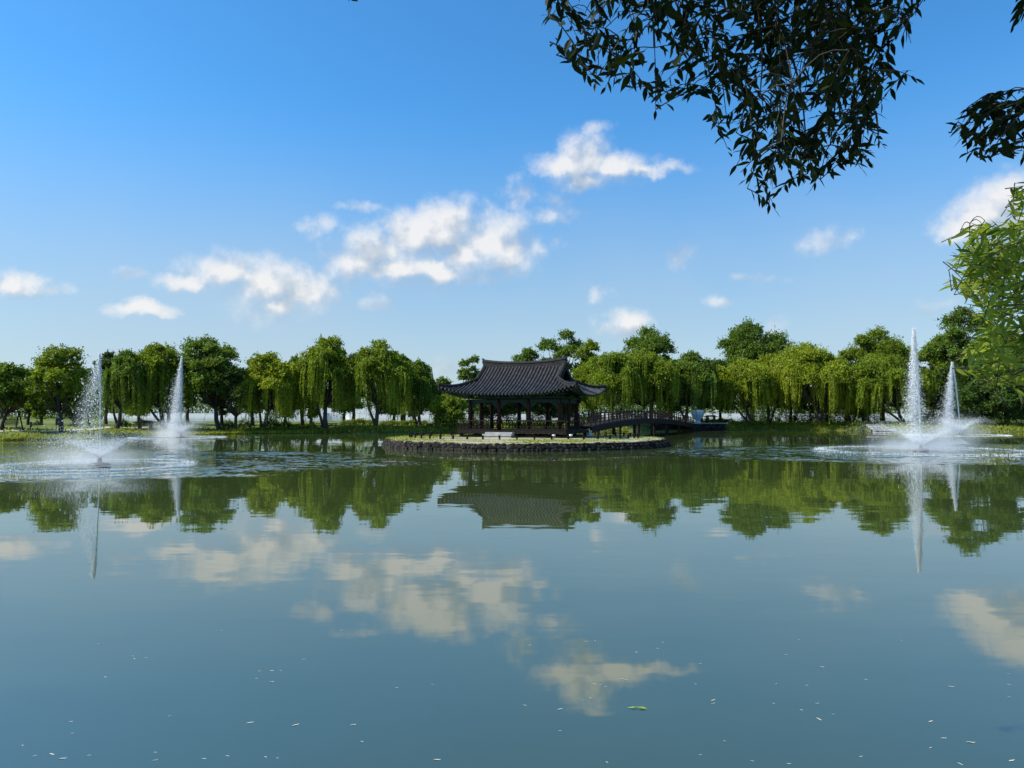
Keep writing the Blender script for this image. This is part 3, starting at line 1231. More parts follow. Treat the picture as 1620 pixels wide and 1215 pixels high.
def fountain(label, loc, H, ring, seed, lean=0.0, wind=-1.0, veil_s=0.3, n_veil=5000, n_cone=9000, n_mist=9000, mist=(0, 0), th=rad(48), jet_r=0.035, dist=50.0, core_frac=0.75, ring_n=5000, vw=(.8, .5, 1.0), mr_=(.6, .8, .5)):
    r = np.random.default_rng(seed)
    n_veil, n_cone, ring_n = int(n_veil * 2.2), int(n_cone * 1.7), int(ring_n * .6)
    o = thing('fountain', label, 'fountain', (loc[0], loc[1], 0), 0, 'floating fountains spraying in the pond')
    # float and nozzle
    MB().lathe([(.05, -.25), (.45, -.12), (.50, .02), (.40, .08), (.16, .12)], n=20).build('float', M_black, o, smooth=True)
    MB().lathe([(.10, .10), (.10, .26), (.055, .33)], n=12).build('nozzle', M_black, o, smooth=True)
    unit = dist / 1180.0   # metres covered by a photo pixel at this distance: keeps spray fine
    # core jet
    k = 40
    pts_ = []
    rs_ = []
    for i in range(k):
        s_ = i / (k - 1) * core_frac
        pts_.append((lean * s_ ** 2 + r.normal() * .01 * s_, r.normal() * .01, .3 + s_ * (H - .3)))
        rs_.append(jet_r * (1 - .55 * s_ / core_frac) * r.uniform(.7, 1.2))
    rs_[-1] = 0.004
    MB().tube(pts_, rs_, 6).build('jet', M_spray, o, smooth=True)
    # broken upper jet + falling veil carried off by the wind
    n1 = n_veil // 3
    s_ = r.beta(1.6, 1.1, n1)
    jw = jet_r / .04
    P1 = np.stack([lean * s_ ** 2 + r.normal(size=n1) * (.012 + .045 * s_) * jw, r.normal(size=n1) * (.012 + .045 * s_) * jw, .3 + s_ * (H - .3)], -1)
    R1 = r.uniform(.4, 1.5, n1) * .017
    n2 = n_veil - n1
    f = r.beta(1.1, 1.35, n2)            # how far it has fallen
    sp = r.gamma(1.6, .5, n2)
    P2 = np.stack([lean * 1.0 + wind * f ** 1.15 * sp + r.normal(size=n2) * veil_s * (.05 + f), r.normal(size=n2) * veil_s * (.05 + f) * .9, H * (1 - f * .97) + r.normal(size=n2) * .05], -1)
    R2 = (.35 + r.gamma(1.4, .55, n2)) * .0115
    Pv = np.concatenate([P1, P2])
    Rv = np.concatenate([R1, R2])
    k_ = Pv[:, 2] > 0.02
    drops('falling_drops', Pv[k_], Rv[k_] * (dist / 50) ** .5, o, r)
    # cone of spray: ballistic sheets from the nozzle
    n = n_cone
    ph = r.uniform(0, 2 * PI, n)
    t_ = r.beta(.85, 3.2, n)
    Rr = ring * (1 + r.normal(size=n) * .05 * t_)
    rr = Rr * t_
    hh_ = Rr * math.tan(th) * t_ * (1 - t_) * r.normal(1, .03 + .1 * 1, n).clip(.6, 1.25)
    j = (.01 + .10 * t_)[:, None] * r.normal(size=(n, 3)) * ring / 5
    Pc = np.stack([rr * np.cos(ph) + wind * .25 * t_ ** 2, rr * np.sin(ph), .28 * (1 - t_) + hh_], -1) + j
    Rc = r.uniform(.4, 1.3, n) * .0125 * (dist / 50) ** .5
    k_ = Pc[:, 2] > 0.01
    drops('spray_cone', Pc[k_], Rc[k_], o, r)
    # drifting mist: a soft cloud of fine spray
    mm, nb = new_mat('fine_spray')
    t = nb.n('ShaderNodeTexCoord')
    sp_ = nb.n('ShaderNodeSeparateXYZ')
    nb.nt.links.new(t.outputs['Object'], sp_.inputs[0])
    X_, Y_, Z_ = sp_.outputs
    fl_ = nb.m('SUBTRACT', 1.0, nb.m('DIVIDE', Z_, H), clamp=True)
    cx_ = nb.m('MULTIPLY_ADD', fl_, wind * vw[0], lean)
    wd_ = nb.m('MULTIPLY_ADD', nb.m('POWER', fl_, .75), vw[1], .05)
    dx_ = nb.m('DIVIDE', nb.m('SUBTRACT', X_, cx_), wd_)
    dy_ = nb.m('DIVIDE', Y_, wd_)
    d2_ = nb.m('ADD', nb.m('MULTIPLY', dx_, dx_), nb.m('MULTIPLY', dy_, dy_))
    ve_ = nb.m('MULTIPLY', nb.m('EXPONENT', nb.m('MULTIPLY', d2_, -1.3)), vw[2])
    ve_ = nb.m('MULTIPLY', ve_, nb.mr(fl_, 0.0, 0.05))
    qx_ = nb.m('DIVIDE', nb.m('SUBTRACT', X_, mist[0]), ring * mr_[0])
    qy_ = nb.m('DIVIDE', Y_, ring * mr_[0])
    qz_ = nb.m('DIVIDE', Z_, mr_[1])
    q2_ = nb.m('ADD', nb.m('ADD', nb.m('MULTIPLY', qx_, qx_), nb.m('MULTIPLY', qy_, qy_)), nb.m('MULTIPLY', qz_, qz_))
    do_ = nb.m('MULTIPLY', nb.m('EXPONENT', nb.m('MULTIPLY', q2_, -1.6)), mr_[2])
    nn_ = nb.mr(nb.noise(nb.v('MULTIPLY', t.outputs['Object'], (1.0, 1.0, .55)), 1.1, 4, .6), .28, .72, .25, 1.7)
    de_ = nb.m('MULTIPLY', nb.m('ADD', ve_, do_), nn_)
    pv = nb.n('ShaderNodeVolumePrincipled')
    pv.inputs['Color'].default_value = (.97, .98, .99, 1)
    pv.inputs['Anisotropy'].default_value = 0.25
    nb._in(pv.inputs['Density'], de_)
    om = nb.n('ShaderNodeOutputMaterial')
    nb.nt.links.new(pv.outputs[0], om.inputs['Volume'])
    hull = MB()
    n_ = 20
    prof_ = [(0.02, ring * 1.02), (mr_[1] * .9, ring * 1.0), (mr_[1] * 1.9, max(ring * .55, vw[1] * 2.2)), (H * .5, vw[1] * 1.5 + .25), (H * .8, vw[1] * .7 + .2), (H * 1.0, .12)]
    vs_ = []
    for z_, rad_ in prof_:
        f_ = 1 - min(1, z_ / H)
        for j_ in range(n_):
            an = 2 * PI * j_ / n_
            vs_.append((lean * .9 + wind * vw[0] * f_ + math.cos(an) * rad_ + (mist[0] * .5 if z_ < mr_[1] * 1.5 else 0), math.sin(an) * rad_, z_))
    fs_ = [(i_ * n_ + j_, i_ * n_ + (j_ + 1) % n_, (i_ + 1) * n_ + (j_ + 1) % n_, (i_ + 1) * n_ + j_) for i_ in range(len(prof_) - 1) for j_ in range(n_)]
    fs_ += [tuple(reversed(range(n_))), tuple((len(prof_) - 1) * n_ + j_ for j_ in range(n_))]
    hull.add(vs_, fs_).build('mist', mm, o)
    # splash ring where the spray comes down
    n = ring_n
    a = r.uniform(0, 2 * PI, n)
    rr = ring * (1 + r.normal(size=n) * .035)
    Pr = np.stack([rr * np.cos(a) + wind * .25, rr * np.sin(a), r.exponential(.022, n)], -1)
    drops('splash_ring', Pr, r.uniform(.5, 1.6, n) * .014 * (dist / 50) ** .5, o, r)
    return o


fountain('near fountain at left, its thin jet breaking into a veil of drops', gpt(160, 35.2), 5.25, 4.2, 11, lean=-.12, wind=-1.1, veil_s=.34, n_veil=3600, n_cone=9000, n_mist=7000, mist=(-.6, 0), th=rad(46), jet_r=.018, dist=35, core_frac=.6, vw=(1.2, .42, .16), mr_=(.55, .95, .42))
fountain('far fountain at left with a narrow cone of falling spray leaning left', gpt(287, 80), 8.7, 4.6, 12, lean=-.05, wind=-1.0, veil_s=.30, n_veil=9000, n_cone=7000, n_mist=9000, mist=(-.9, 0), th=rad(50), jet_r=.035, dist=80, core_frac=.9, vw=(1.0, .38, 1.5), mr_=(.42, 1.2, .9))
fountain('tallest fountain, near the right edge, with a broad skirt of white spray', gpt(1455, 50.2), 8.2, 6.3, 13, lean=-.3, wind=-.15, veil_s=.42, n_veil=11000, n_cone=11000, n_mist=14000, mist=(-.1, 0), th=rad(42), jet_r=.04, dist=50, core_frac=.92, vw=(.25, .36, .55), mr_=(.40, .85, .80))
fountain('far fountain at right behind the tallest jet', gpt(1517, 90), 8.8, 5.2, 14, lean=-.75, wind=-1.0, veil_s=.30, n_veil=9000, n_cone=9000, n_mist=6000, mist=(-.6, 0), th=rad(52), jet_r=.04, dist=90, core_frac=.9, vw=(.9, .55, .7), mr_=(.5, 1.8, .34))


# ------------------------------------------------------------------ vegetation
def leafquads(P, size, aspect, r, down=0.0, normal_bias=None):
    """rhombic leaf clumps: P (n,3), size (n,)"""
    n = len(P)
    d = r.normal(size=(n, 3))
    d[:, 2] -= down
    d /= np.linalg.norm(d, axis=1)[:, None]
    w_ = np.cross(d, r.normal(size=(n, 3)))
    w_ /= np.linalg.norm(w_, axis=1)[:, None]
    a = d * size[:, None] * .5
    c = w_ * (size * aspect * .5)[:, None]
    return np.stack([P - a, P + c - a * .15, P + a, P - c - a * .15], 1)


def make_tree(px, top, wpx, D, kind, seed, label, group, mat=None, cb=None, trunk_px=None, lean=0.0, dens=1.0):
    r = np.random.default_rng(seed)
    wpx = wpx * 1.16
    cb = cb * .72 if cb else cb
    x0 = (px - 810) / F_PX * D
    if trunk_px is not None:
        xt = (trunk_px - 810) / F_PX * D
    else:
        xt = x0
    g0 = hgt(xt, D)
    ztop = at(px, top, D)[2]
    H = ztop - g0
    Wd = wpx / F_PX * D
    if cb is None:
        cb = {'willow': .30, 'round': .24, 'tall': .22, 'dark': .14, 'small': .28}[kind]
    names = {'willow': 'willow_tree', 'round': 'broadleaf_tree', 'tall': 'tall_tree', 'dark': 'dark_tree', 'small': 'small_tree'}
    cats = 'tree'
    t = thing(names[kind], label, cats, (xt, D, g0 - .05), 0, group)
    off = x0 - xt
    cz = H * (1 + cb) / 2
    rz_ = H * (1 - cb) / 2
    rx_ = Wd / 2
    # puffs of foliage
    npuff = {'willow': 20, 'round': 24, 'tall': 30, 'dark': 28, 'small': 14}[kind]
    puffs = []
    tries = 0
    while len(puffs) < npuff and tries < 2000:
        tries += 1
        d = r.normal(size=3)
        d /= np.linalg.norm(d)
        if kind == 'willow' and d[2] < -.15:
            continue
        rho = r.uniform(.40, .80)
        pr = r.uniform(.15, .37) * rx_ * (1.15 if kind in ('willow', 'round') else .95)
        q = np.array([off + d[0] * (rx_ - pr * .75) * rho / .8, d[1] * (rx_ * .9 - pr * .7) * rho / .8, cz + d[2] * (rz_ - pr * .6) * rho / .8])
        if all(np.linalg.norm(q - p_[0]) > .55 * (pr + p_[1]) for p_ in puffs) or tries > 900:
            puffs.append((q, pr))
    puffs.append((np.array([off + r.uniform(-.1, .1) * rx_, 0, H - rx_ * .26]), rx_ * .27))
    # trunk and limbs
    tm = MB()
    tr_r = 0.020 * H + .06
    nm = {'willow': 2, 'small': 1}.get(kind, 1)
    fork = np.array([off * .45 + r.uniform(-.2, .2), r.uniform(-.2, .2), H * .26])
    base = np.array([0, 0, -.3])
    mid = (base + fork) / 2 + np.array([off * .05 + r.uniform(-.15, .15), r.uniform(-.15, .15), 0])
    tm.tube([base, base + [0, 0, .35], mid, fork], [tr_r * 1.5, tr_r * 1.12, tr_r * .9, tr_r * .78], 9)
    for i, (q, pr) in enumerate(puffs):
        if i % 1 == 0:
            m1 = fork * .45 + q * .55 + np.array([0, 0, -.08 * H]) + r.normal(size=3) * .15
            tm.tube([fork - [0, 0, .12], m1, q], [tr_r * .5, tr_r * .28, tr_r * .08], 5)
    if nm == 2:
        q = np.array([off + r.choice([-1, 1]) * rx_ * .45, r.uniform(-.5, .5), H * .5])
        tm.tube([base + [r.choice([-.25, .25]), 0, .1], (base + q) / 2 + [0, 0, -.4], q], [tr_r * .8, tr_r * .5, tr_r * .2], 7)
    tm.build('trunk', M_bark, t, smooth=True)
    # leaves
    LV = []
    TI = []
    ls = 0.19 + 0.0011 * D
    per = int({'willow': 430, 'round': 520, 'tall': 450, 'dark': 560, 'small': 450}[kind] * dens)
    for (q, pr) in puffs:
        n = int(per * (pr / 1.0) ** 2 * 1.15) + 60
        d = r.normal(size=(n, 3))
        d /= np.linalg.norm(d, axis=1)[:, None]
        d[:, 2] = np.where(d[:, 2] < -.4, -d[:, 2], d[:, 2])
        rho = r.uniform(.25, 1.0, n) ** .5 * (1 + r.normal(size=n) * .10)
        lump = 1 + .28 * np.sin(d[:, 0] * 7 + seed) * np.sin(d[:, 2] * 6 + q[0]) + .15 * np.sin(d[:, 1] * 11)
        P = q + d * (pr * rho * lump)[:, None] * np.array([1.05, 1.05, .92])
        LV.append(leafquads(P, r.uniform(.7, 1.4, n) * ls, .5, r, .3))
        TI.append(r.uniform(0, 1, n) * .7 + .3 * r.uniform())
    # a looser scatter of twigs sticking out for an uneven outline
    nsp = int(170 * dens)
    for i in range(nsp):
        q, pr = puffs[r.integers(len(puffs))]
        d = r.normal(size=3)
        d[2] = abs(d[2]) * (1.0 if kind != 'willow' else .8)
        d /= np.linalg.norm(d)
        n = 14
        s_ = np.linspace(.7, 1.0 + r.uniform(.25, .55), n)
        P = q + d * (s_ * pr)[:, None] + r.normal(size=(n, 3)) * .08
        if kind == 'willow':
            P[:, 2] -= (s_ - .7) ** 2 * 1.2
        LV.append(leafquads(P, r.uniform(.6, 1.1, n) * ls, .45, r, .3))
        TI.append(r.uniform(.3, 1, n))
    if kind == 'willow':
        nl = int(95 * dens)
        for i in range(nl):
            q, pr = puffs[r.integers(len(puffs))]
            a = r.uniform(0, 2 * PI)
            rr = pr * r.uniform(.45, 1.25)
            l0 = q + np.array([math.cos(a) * rr, math.sin(a) * rr, r.uniform(-.2, .5) * pr])
            outw = np.array([l0[0] - off, l0[1], 0])
            outw /= (np.linalg.norm(outw) + 1e-6)
            # locks hang to a ragged hem, some short, some almost to the ground
            zend = H * cb * .2 + r.gamma(1.3, .07 * H)
            Lk = max(.7, (l0[2] - zend) * r.uniform(.45, 1.0))
            sway = r.normal(size=2) * .18
            lt = r.uniform(.05, 1.0)
            for j in range(r.integers(6, 13)):
                s0 = l0 + r.normal(size=3) * np.array([.20, .20, .15])
                L = Lk * r.uniform(.55, 1.05)
                n = max(5, int(L / .14))
                s_ = np.linspace(0, 1, n)
                P = s0 + outw * (.40 * (1 - np.exp(-s_ * L / .8)))[:, None] + np.stack([sway[0] * s_ ** 1.5, sway[1] * s_ ** 1.5, -s_ * L], -1) + r.normal(size=(n, 3)) * .035
                LV.append(leafquads(P, r.uniform(.8, 1.4, n) * ls * 1.05 * (1 - .3 * s_), .34, r, 2.4))
                TI.append(lt * .7 + r.uniform(0, .35, n) + .1 * s_)
    V = np.concatenate(LV)
    mt = mat or {'willow': M_willow, 'round': M_green, 'tall': M_green, 'dark': M_dark, 'small': M_green}[kind]
    cr_ = raw_mesh('crown', V, 4, mt, t, np.clip(np.concatenate(TI), 0, 1))
    return t


G1 = 'trees along the far left bank'
G2 = 'trees along the far right bank'
TREES = [
    # px, top, w, D, kind, label, mat, cb, trunk_px
    (18, 574, 84, 80, 'round', 'leaning broadleaf tree over the swing bench at the left edge', M_green, .30, 4),
    (92, 549, 84, 80, 'round', 'round bright green tree left of the near left fountain', M_willow, .30, 98),
    (140, 585, 50, 100, 'small', 'small tree half hidden in the spray of the near left fountain', M_green, .2, 142),
    (196, 552, 74, 94, 'willow', 'green willow just right of the near left jet', M_green, .22, 186),
    (247, 543, 92, 97, 'willow', 'broad willow behind the roofed table left of the far left jet', M_willow, .24, 262),
    (333, 533, 92, 99, 'round', 'tall tree with leaning dark trunk right of the far left jet', M_green, .34, 348),
    (374, 580, 62, 97, 'small', 'small dark round tree on a forked stem behind the heaped bank', M_dark, .34, 370),
    (430, 556, 84, 99, 'willow', 'yellow-green willow with long curtains left of the biggest left willow', M_willowy, .18, 418),
    (516, 533, 92, 101, 'willow', 'biggest willow of the left bank with a dome top and forked trunk', M_willow, .26, 517),
    (598, 537, 94, 102, 'willow', 'second big willow, left of the pavilion, with two straight trunks', M_willow, .26, 594),
    (468, 562, 52, 106, 'willow', 'slim willow set back between the yellow and the biggest willow', M_green, .2, 480),
    (662, 569, 64, 108, 'willow', 'narrow willow between the big willows and the pavilion', M_green, .2, 664),
    (298, 556, 56, 112, 'round', 'tree set back behind the far left jet', M_green, .2, None),
    (168, 556, 54, 110, 'round', 'tree set back behind the near left jet', M_dark, .2, None),
    (45, 590, 60, 108, 'round', 'low tree set back between the two leftmost trees', M_green, .2, None),
    (400, 568, 50, 114, 'round', 'tree set back behind the small dark round tree', M_green, .2, None),
    (558, 560, 50, 114, 'round', 'tree set back between the two big left willows', M_dark, .15, None),
    (636, 560, 40, 116, 'willow', 'thin willow behind the second big willow', M_green, .2, None),
    (696, 596, 60, 122, 'small', 'low bushy tree left of the pavilion roof', M_green, .1, None),
    (712, 622, 60, 103, 'dark', 'low spreading shrub tree left of the pavilion railing', M_willow, .04, None),
    (748, 563, 52, 110, 'small', 'loose leafy tree rising behind the left end of the pavilion roof', M_green, .12, None),
    (790, 600, 90, 109, 'dark', 'dark dense tree behind the pavilion columns', M_dark, .05, None),
    (835, 550, 62, 124, 'round', 'rounded tree top over the left half of the pavilion ridge', M_green, .15, None),
    (870, 600, 100, 112, 'dark', 'dark dense tree behind the right half of the pavilion', M_dark, .05, None),
    (892, 521, 82, 124, 'tall', 'airy tall tree over the right end of the pavilion ridge', M_green, .2, None),
    (938, 540, 70, 120, 'round', 'bright rounded tree right of the pavilion gable', M_willow, .15, None),
    (972, 556, 84, 112, 'willow', 'willow above the start of the footbridge', M_willow, .20, 968),
    (1030, 517, 92, 126, 'tall', 'tall two-headed tree above the middle of the footbridge', M_green, .2, None),
    (1012, 552, 100, 116, 'willow', 'broad bright willow above the crown of the footbridge', M_willow, .22, 1025),
    (1092, 556, 92, 119, 'willow', 'shaded willow with clustered stems behind the pale blue urn', M_green, .22, 1084),
    (1140, 570, 60, 128, 'dark', 'dark tree set back right of the pale blue urn', M_dark, .12, None),
    (1190, 508, 126, 136, 'tall', 'tallest broad tree of the right bank with three heads', M_green, .18, None),
    (1170, 568, 88, 122, 'willow', 'pale willow with long curtains in front of the tallest broad tree', M_willowy, .18, 1192),
    (1218, 560, 70, 126, 'willow', 'middle pale willow right of the long-curtained one', M_willowy, .2, 1214),
    (1282, 541, 112, 121, 'willow', 'wide yellow willow left of the rounded hill-like tree', M_willowy, .2, 1297),
    (1338, 555, 60, 128, 'round', 'green tree between the wide yellow willow and the rounded one', M_willow, .15, None),
    (1395, 518, 98, 128, 'round', 'rounded tall tree with a bare limb left of the tallest jet', M_willow, .2, None),
    (1402, 562, 116, 117, 'willow', 'low dark willow with leaning trunk above the stone bench', M_willow, .16, 1432),
    (1345, 588, 62, 122, 'willow', 'low willow beside the wide yellow one', M_willow, .12, None),
    (1474, 541, 70, 124, 'round', 'green tree between the two right jets', M_willow, .12, None),
    (1528, 486, 104, 122, 'tall', 'highest dark tree behind the far right jet', M_green, .12, None),
    (1502, 580, 70, 118, 'dark', 'dark low tree behind the foot of the far right jet', M_dark, .06, None),
    (1592, 520, 110, 116, 'dark', 'dense dark tree at the right edge of the bank', M_dark, .06, None),
    (1560, 600, 90, 113, 'dark', 'lower dense tree under the highest dark tree', M_dark, .05, None),
    (1625, 600, 80, 112, 'dark', 'dark bushy tree cut by the right edge of the view', M_dark, .05, None),
    (66, 582, 56, 104, 'round', 'set-back tree between the leaning tree and the round bright tree', M_willow, .10, None),
    (118, 596, 46, 112, 'round', 'low set-back tree right of the round bright tree', M_dark, .05, None),
    (222, 574, 60, 118, 'round', 'set-back tree behind the roofed table', M_dark, .05, None),
    (268, 560, 50, 116, 'round', 'set-back tree just left of the far left jet', M_willow, .08, None),
    (352, 566, 60, 118, 'round', 'set-back tree behind the leaning dark trunk', M_green, .06, None),
    (452, 578, 60, 120, 'round', 'set-back tree behind the yellow willow', M_dark, .05, None),
    (492, 572, 50, 118, 'round', 'set-back tree left of the biggest left willow trunk', M_green, .05, None),
    (545, 575, 60, 122, 'round', 'set-back tree right of the biggest left willow', M_green, .05, None),
    (622, 580, 60, 124, 'round', 'set-back tree right of the second big willow trunks', M_dark, .04, None),
    (655, 592, 56, 126, 'round', 'set-back low tree behind the narrow willow', M_green, .04, None),
    (1060, 566, 64, 132, 'round', 'set-back tree between the footbridge crown and the clustered stems', M_green, .05, None),
    (1110, 572, 60, 134, 'round', 'set-back tree above the pale blue urn', M_green, .10, None),
    (1250, 566, 66, 136, 'round', 'set-back tree behind the wide yellow willow', M_green, .05, None),
    (1310, 572, 60, 134, 'round', 'set-back tree right of the wide yellow willow', M_dark, .05, None),
    (1365, 580, 60, 132, 'round', 'set-back tree left of the leaning trunk by the stone bench', M_dark, .04, None),
    (-60, 560, 90, 84, 'round', 'round tree standing beyond the left edge of the view', M_green, .2, None),
    (1700, 520, 110, 112, 'round', 'broad tree standing beyond the right edge of the view', M_green, .1, None),
]
for i, (px, top, wpx, D, kind, lab, mt, cb, tpx) in enumerate(TREES):
    make_tree(px, top, wpx, D, kind, 100 + i, lab, G1 if px < 800 else G2, mt, cb, tpx)

# far tree belt behind everything, reading as one mass
r = np.random.default_rng(55)
n = 110000
X = r.uniform(-260, 260, n)
hh_ = 9.0 + 2.2 * np.sin(X * .11) + 1.4 * np.sin(X * .29 + 2) + .9 * np.sin(X * .83)
Y = 235 + r.normal(size=n) * 4
Z = 1.0 + r.uniform(0, 1, n) ** .8 * np.maximum(hh_, 1)
V = leafquads(np.stack([X, Y, Z], -1), r.uniform(.5, 1.1, n) * .9, .6, r)
o = raw_mesh('far_woodland', V, 4, M_green, None, r.uniform(0, 1, n))
tag(o, 'low distant belt of woodland behind the greenhouses', 'woodland', kind='stuff')


# bushes and low plants
def bush_mesh(name, w_, d_, h_, seed, mat, n=900, ls=.16):
    r = np.random.default_rng(seed)
    d = r.normal(size=(n, 3))
    d[:, 2] = np.abs(d[:, 2])
    d /= np.linalg.norm(d, axis=1)[:, None]
    lump = 1 + .2 * np.sin(d[:, 0] * 6 + seed) + .15 * np.sin(d[:, 1] * 8) + .12 * np.sin(d[:, 0] * 13 + d[:, 2] * 9)
    P = d * (r.uniform(.5, 1.0, n) ** .5 * lump)[:, None] * np.array([w_ / 2, d_ / 2, h_])
    P[:, 2] += .03
    return raw_mesh(name, leafquads(P, r.uniform(.7, 1.3, n) * ls, .55, r), 4, mat, None, r.uniform(0, 1, n))


bush_specs = [('shrub', 3.0, 2.0, .75, M_bush), ('shrub', 2.2, 1.6, .6, M_bush), ('shrub', 2.6, 2.0, 1.0, M_willow), ('dark_shrub', 3.0, 2.2, 1.5, M_dark), ('dark_shrub', 4.2, 2.6, 2.3, M_dark)]
protos = [bush_mesh(nm, a, b_, c, 300 + i, mt, 1500 if i < 3 else 2600, .17) for i, (nm, a, b_, c, mt) in enumerate(bush_specs)]
used = [False] * len(protos)
B_LIST = []
# px, D, proto, scale, label
rr = np.random.default_rng(8)
for px, D, k, s, lab in [
    (376, 96.6, 0, .8, 'low yellow-green shrub on the bank under the small dark tree'), (392, 97.2, 1, .9, 'low yellow-green shrub, second on the bank under the dark tree'),
    (410, 98.2, 0, .9, 'yellow-green shrub on the bank below the yellow willow'), (425, 98.6, 1, 1.0, 'rounded yellow-green shrub below the yellow willow trunk'),
    (441, 99.0, 0, .9, 'widest yellow-green shrub below the right side of the yellow willow'), (470, 100, 2, .8, 'green shrub between the yellow and the biggest left willow'),
    (492, 100.5, 2, .8, 'green shrub just left of the biggest willow trunk'), (388, 102, 4, .62, 'dark heaped shrub behind the small dark tree'), (362, 101, 3, .8, 'dark shrub left of the small dark tree'),
    (430, 103, 3, .9, 'dark shrub behind the yellow willow trunk'), (452, 103, 3, .8, 'dark shrub right of the yellow willow trunk'),
    (552, 112, 0, .9, 'sunlit clipped shrub between the two big willows, left one'), (566, 112, 1, 1.1, 'sunlit clipped shrub between the two big willows, middle one'), (579, 112, 0, .8, 'sunlit clipped shrub left of the second big willow trunks'),
    (614, 112, 1, 1.1, 'sunlit clipped shrub right of the second big willow trunks'), (630, 112, 0, .9, 'sunlit clipped shrub under the thin willow'), (648, 112, 1, 1.1, 'sunlit clipped shrub under the narrow willow'), (664, 112, 0, .9, 'sunlit clipped shrub left of the shrub tree by the pavilion'),
    (700, 106, 4, .8, 'dark shrub on the bank left of the pavilion railing'), (728, 106, 4, .9, 'dark shrub on the bank just behind the pavilion railing'), (760, 107, 4, .9, 'dark shrub seen between the left pavilion columns'),
    (800, 108, 4, .9, 'dark shrub seen through the middle of the pavilion'), (850, 110, 4, .9, 'dark shrub seen through the right of the pavilion'), (900, 111, 4, .9, 'dark shrub behind the right pavilion corner'), (940, 113, 4, .9, 'dark shrub above the start of the footbridge'), (975, 114, 4, .8, 'dark shrub behind the rising part of the footbridge'),
    (1010, 118, 3, 1.0, 'dark shrub behind the crown of the footbridge'),
    (1070, 124, 0, .9, 'sunlit shrub left of the pale blue urn'), (1122, 127, 0, 1.0, 'sunlit shrub right of the pale blue urn'), (1136, 127, 1, 1.2, 'second sunlit shrub right of the pale blue urn'), (1150, 127, 0, 1.0, 'sunlit shrub at the foot of the dark right tree'),
    (1168, 121.5, 0, .9, 'yellow-green bank shrub below the long-curtained willow'), (1184, 122, 1, 1.0, 'yellow-green bank shrub beside the long-curtained willow trunk'), (1202, 122.8, 0, .9, 'yellow-green bank shrub before the middle pale willow'),
    (1222, 123, 1, .9, 'yellow-green bank shrub right of the middle pale willow'), (1244, 122.5, 0, .7, 'yellow-green bank shrub left of the wide yellow willow trunk'), (1268, 122, 1, .9, 'yellow-green bank shrub near the wide yellow willow trunk'),
    (1290, 120.5, 0, .8, 'yellow-green bank shrub under the wide yellow willow'), (1312, 119.5, 2, .8, 'green bank shrub right of the wide yellow willow trunk'), (1334, 118.5, 2, .8, 'green bank shrub left of the stone bench'), (1356, 117, 2, .9, 'green bank shrub just left of the stone bench'),
    (1240, 131, 4, 1.1, 'tall dark shrub behind the path under the wide yellow willow'), (1266, 131, 4, 1.1, 'tall dark shrub behind the path, next to the first'), (1318, 127, 4, 1.1, 'tall dark shrub left of the low dark willow'), (1350, 125, 4, .9, 'tall dark shrub behind the stone bench'), (1380, 124, 4, .9, 'tall dark shrub under the low dark willow'),
    (1214, 132, 4, 1.05, 'tall dark shrub behind the middle pale willow'), (1460, 117, 4, .9, 'dark shrub behind the tallest jet'), (1500, 116, 4, .9, 'dark shrub left of the far right jet'), (1292, 130, 4, 1.05, 'tall dark shrub behind the wide yellow willow trunk'), (1188, 133, 4, .95, 'tall dark shrub behind the long-curtained willow trunk'),
    (1535, 113, 4, 1.0, 'large dark shrub right of the far right jet'), (1570, 112, 4, 1.1, 'large dark shrub under the dense right tree'), (1606, 111, 4, 1.1, 'large dark shrub at the right edge of the bank'),
    (225, 104, 3, .6, 'dark shrub behind the roofed table'), (196, 100, 3, .6, 'dark shrub left of the roofed table'), (120, 96, 3, .5, 'dark shrub right of the round bright tree'), (60, 100, 3, .45, 'low dark shrub right of the swing bench')]:
    o = protos[k]
    if used[k]:
        o = protos[k].copy()
        C.objects.link(o)
    used[k] = True
    x_ = (px - 810) / F_PX * D
    o.location = (x_, D, hgt(x_, D) - .05)
    o.rotation_euler = (0, 0, rr.uniform(-.5, .5))
    o.scale = (s * rr.uniform(.9, 1.15), s, s * rr.uniform(.85, 1.15))
    tag(o, lab, 'shrub', 'shrubs on the banks')

# grass and ground cover on the banks: one mass
r = np.random.default_rng(77)
n = 150000
X = r.uniform(-75, 95, n)
Y = r.uniform(55, 140, n)
s = sdist(X, Y)
keep = (s > .05) & (s < 14) & (r.uniform(0, 1, n) < np.exp(-s / 6))
X, Y, s = X[keep], Y[keep], s[keep]
# denser fringe along the waterline
idx = r.integers(0, len(SH), 60000)
t_ = r.uniform(0, 1, 60000)[:, None]
Q = SH[idx] * (1 - t_) + SH[(idx + 1) % len(SH)] * t_ + r.normal(size=(60000, 2)) * .9
s2 = sdist(Q[:, 0], Q[:, 1])
k_ = (s2 > .0) & (Q[:, 1] > 50)
X = np.concatenate([X, Q[k_, 0]])
Y = np.concatenate([Y, Q[k_, 1]])
s = np.concatenate([s, s2[k_]])
stone = (X > 17) & (X < 33) & (s < 2.5)
X, Y, s = X[~stone], Y[~stone], s[~stone]
Z = height(X, Y)
hgrass = np.where(X < -28, r.uniform(.12, .42, len(X)), r.uniform(.15, .40, len(X)))
Zc = Z + hgrass * .4
n = len(X)
V = leafquads(np.stack([X, Y, Zc], -1), hgrass * 1.3, .35, r, -1.6)
tin = np.clip(.45 + .35 * np.sin(X * .35) * np.sin(Y * .4) + r.uniform(-.4, .4, n), 0, 1)
o = raw_mesh('bank_grass', V, 4, M_grass, None, tin)
tag(o, 'rough yellow-green grass and ground cover along the banks', 'grass', kind='stuff')
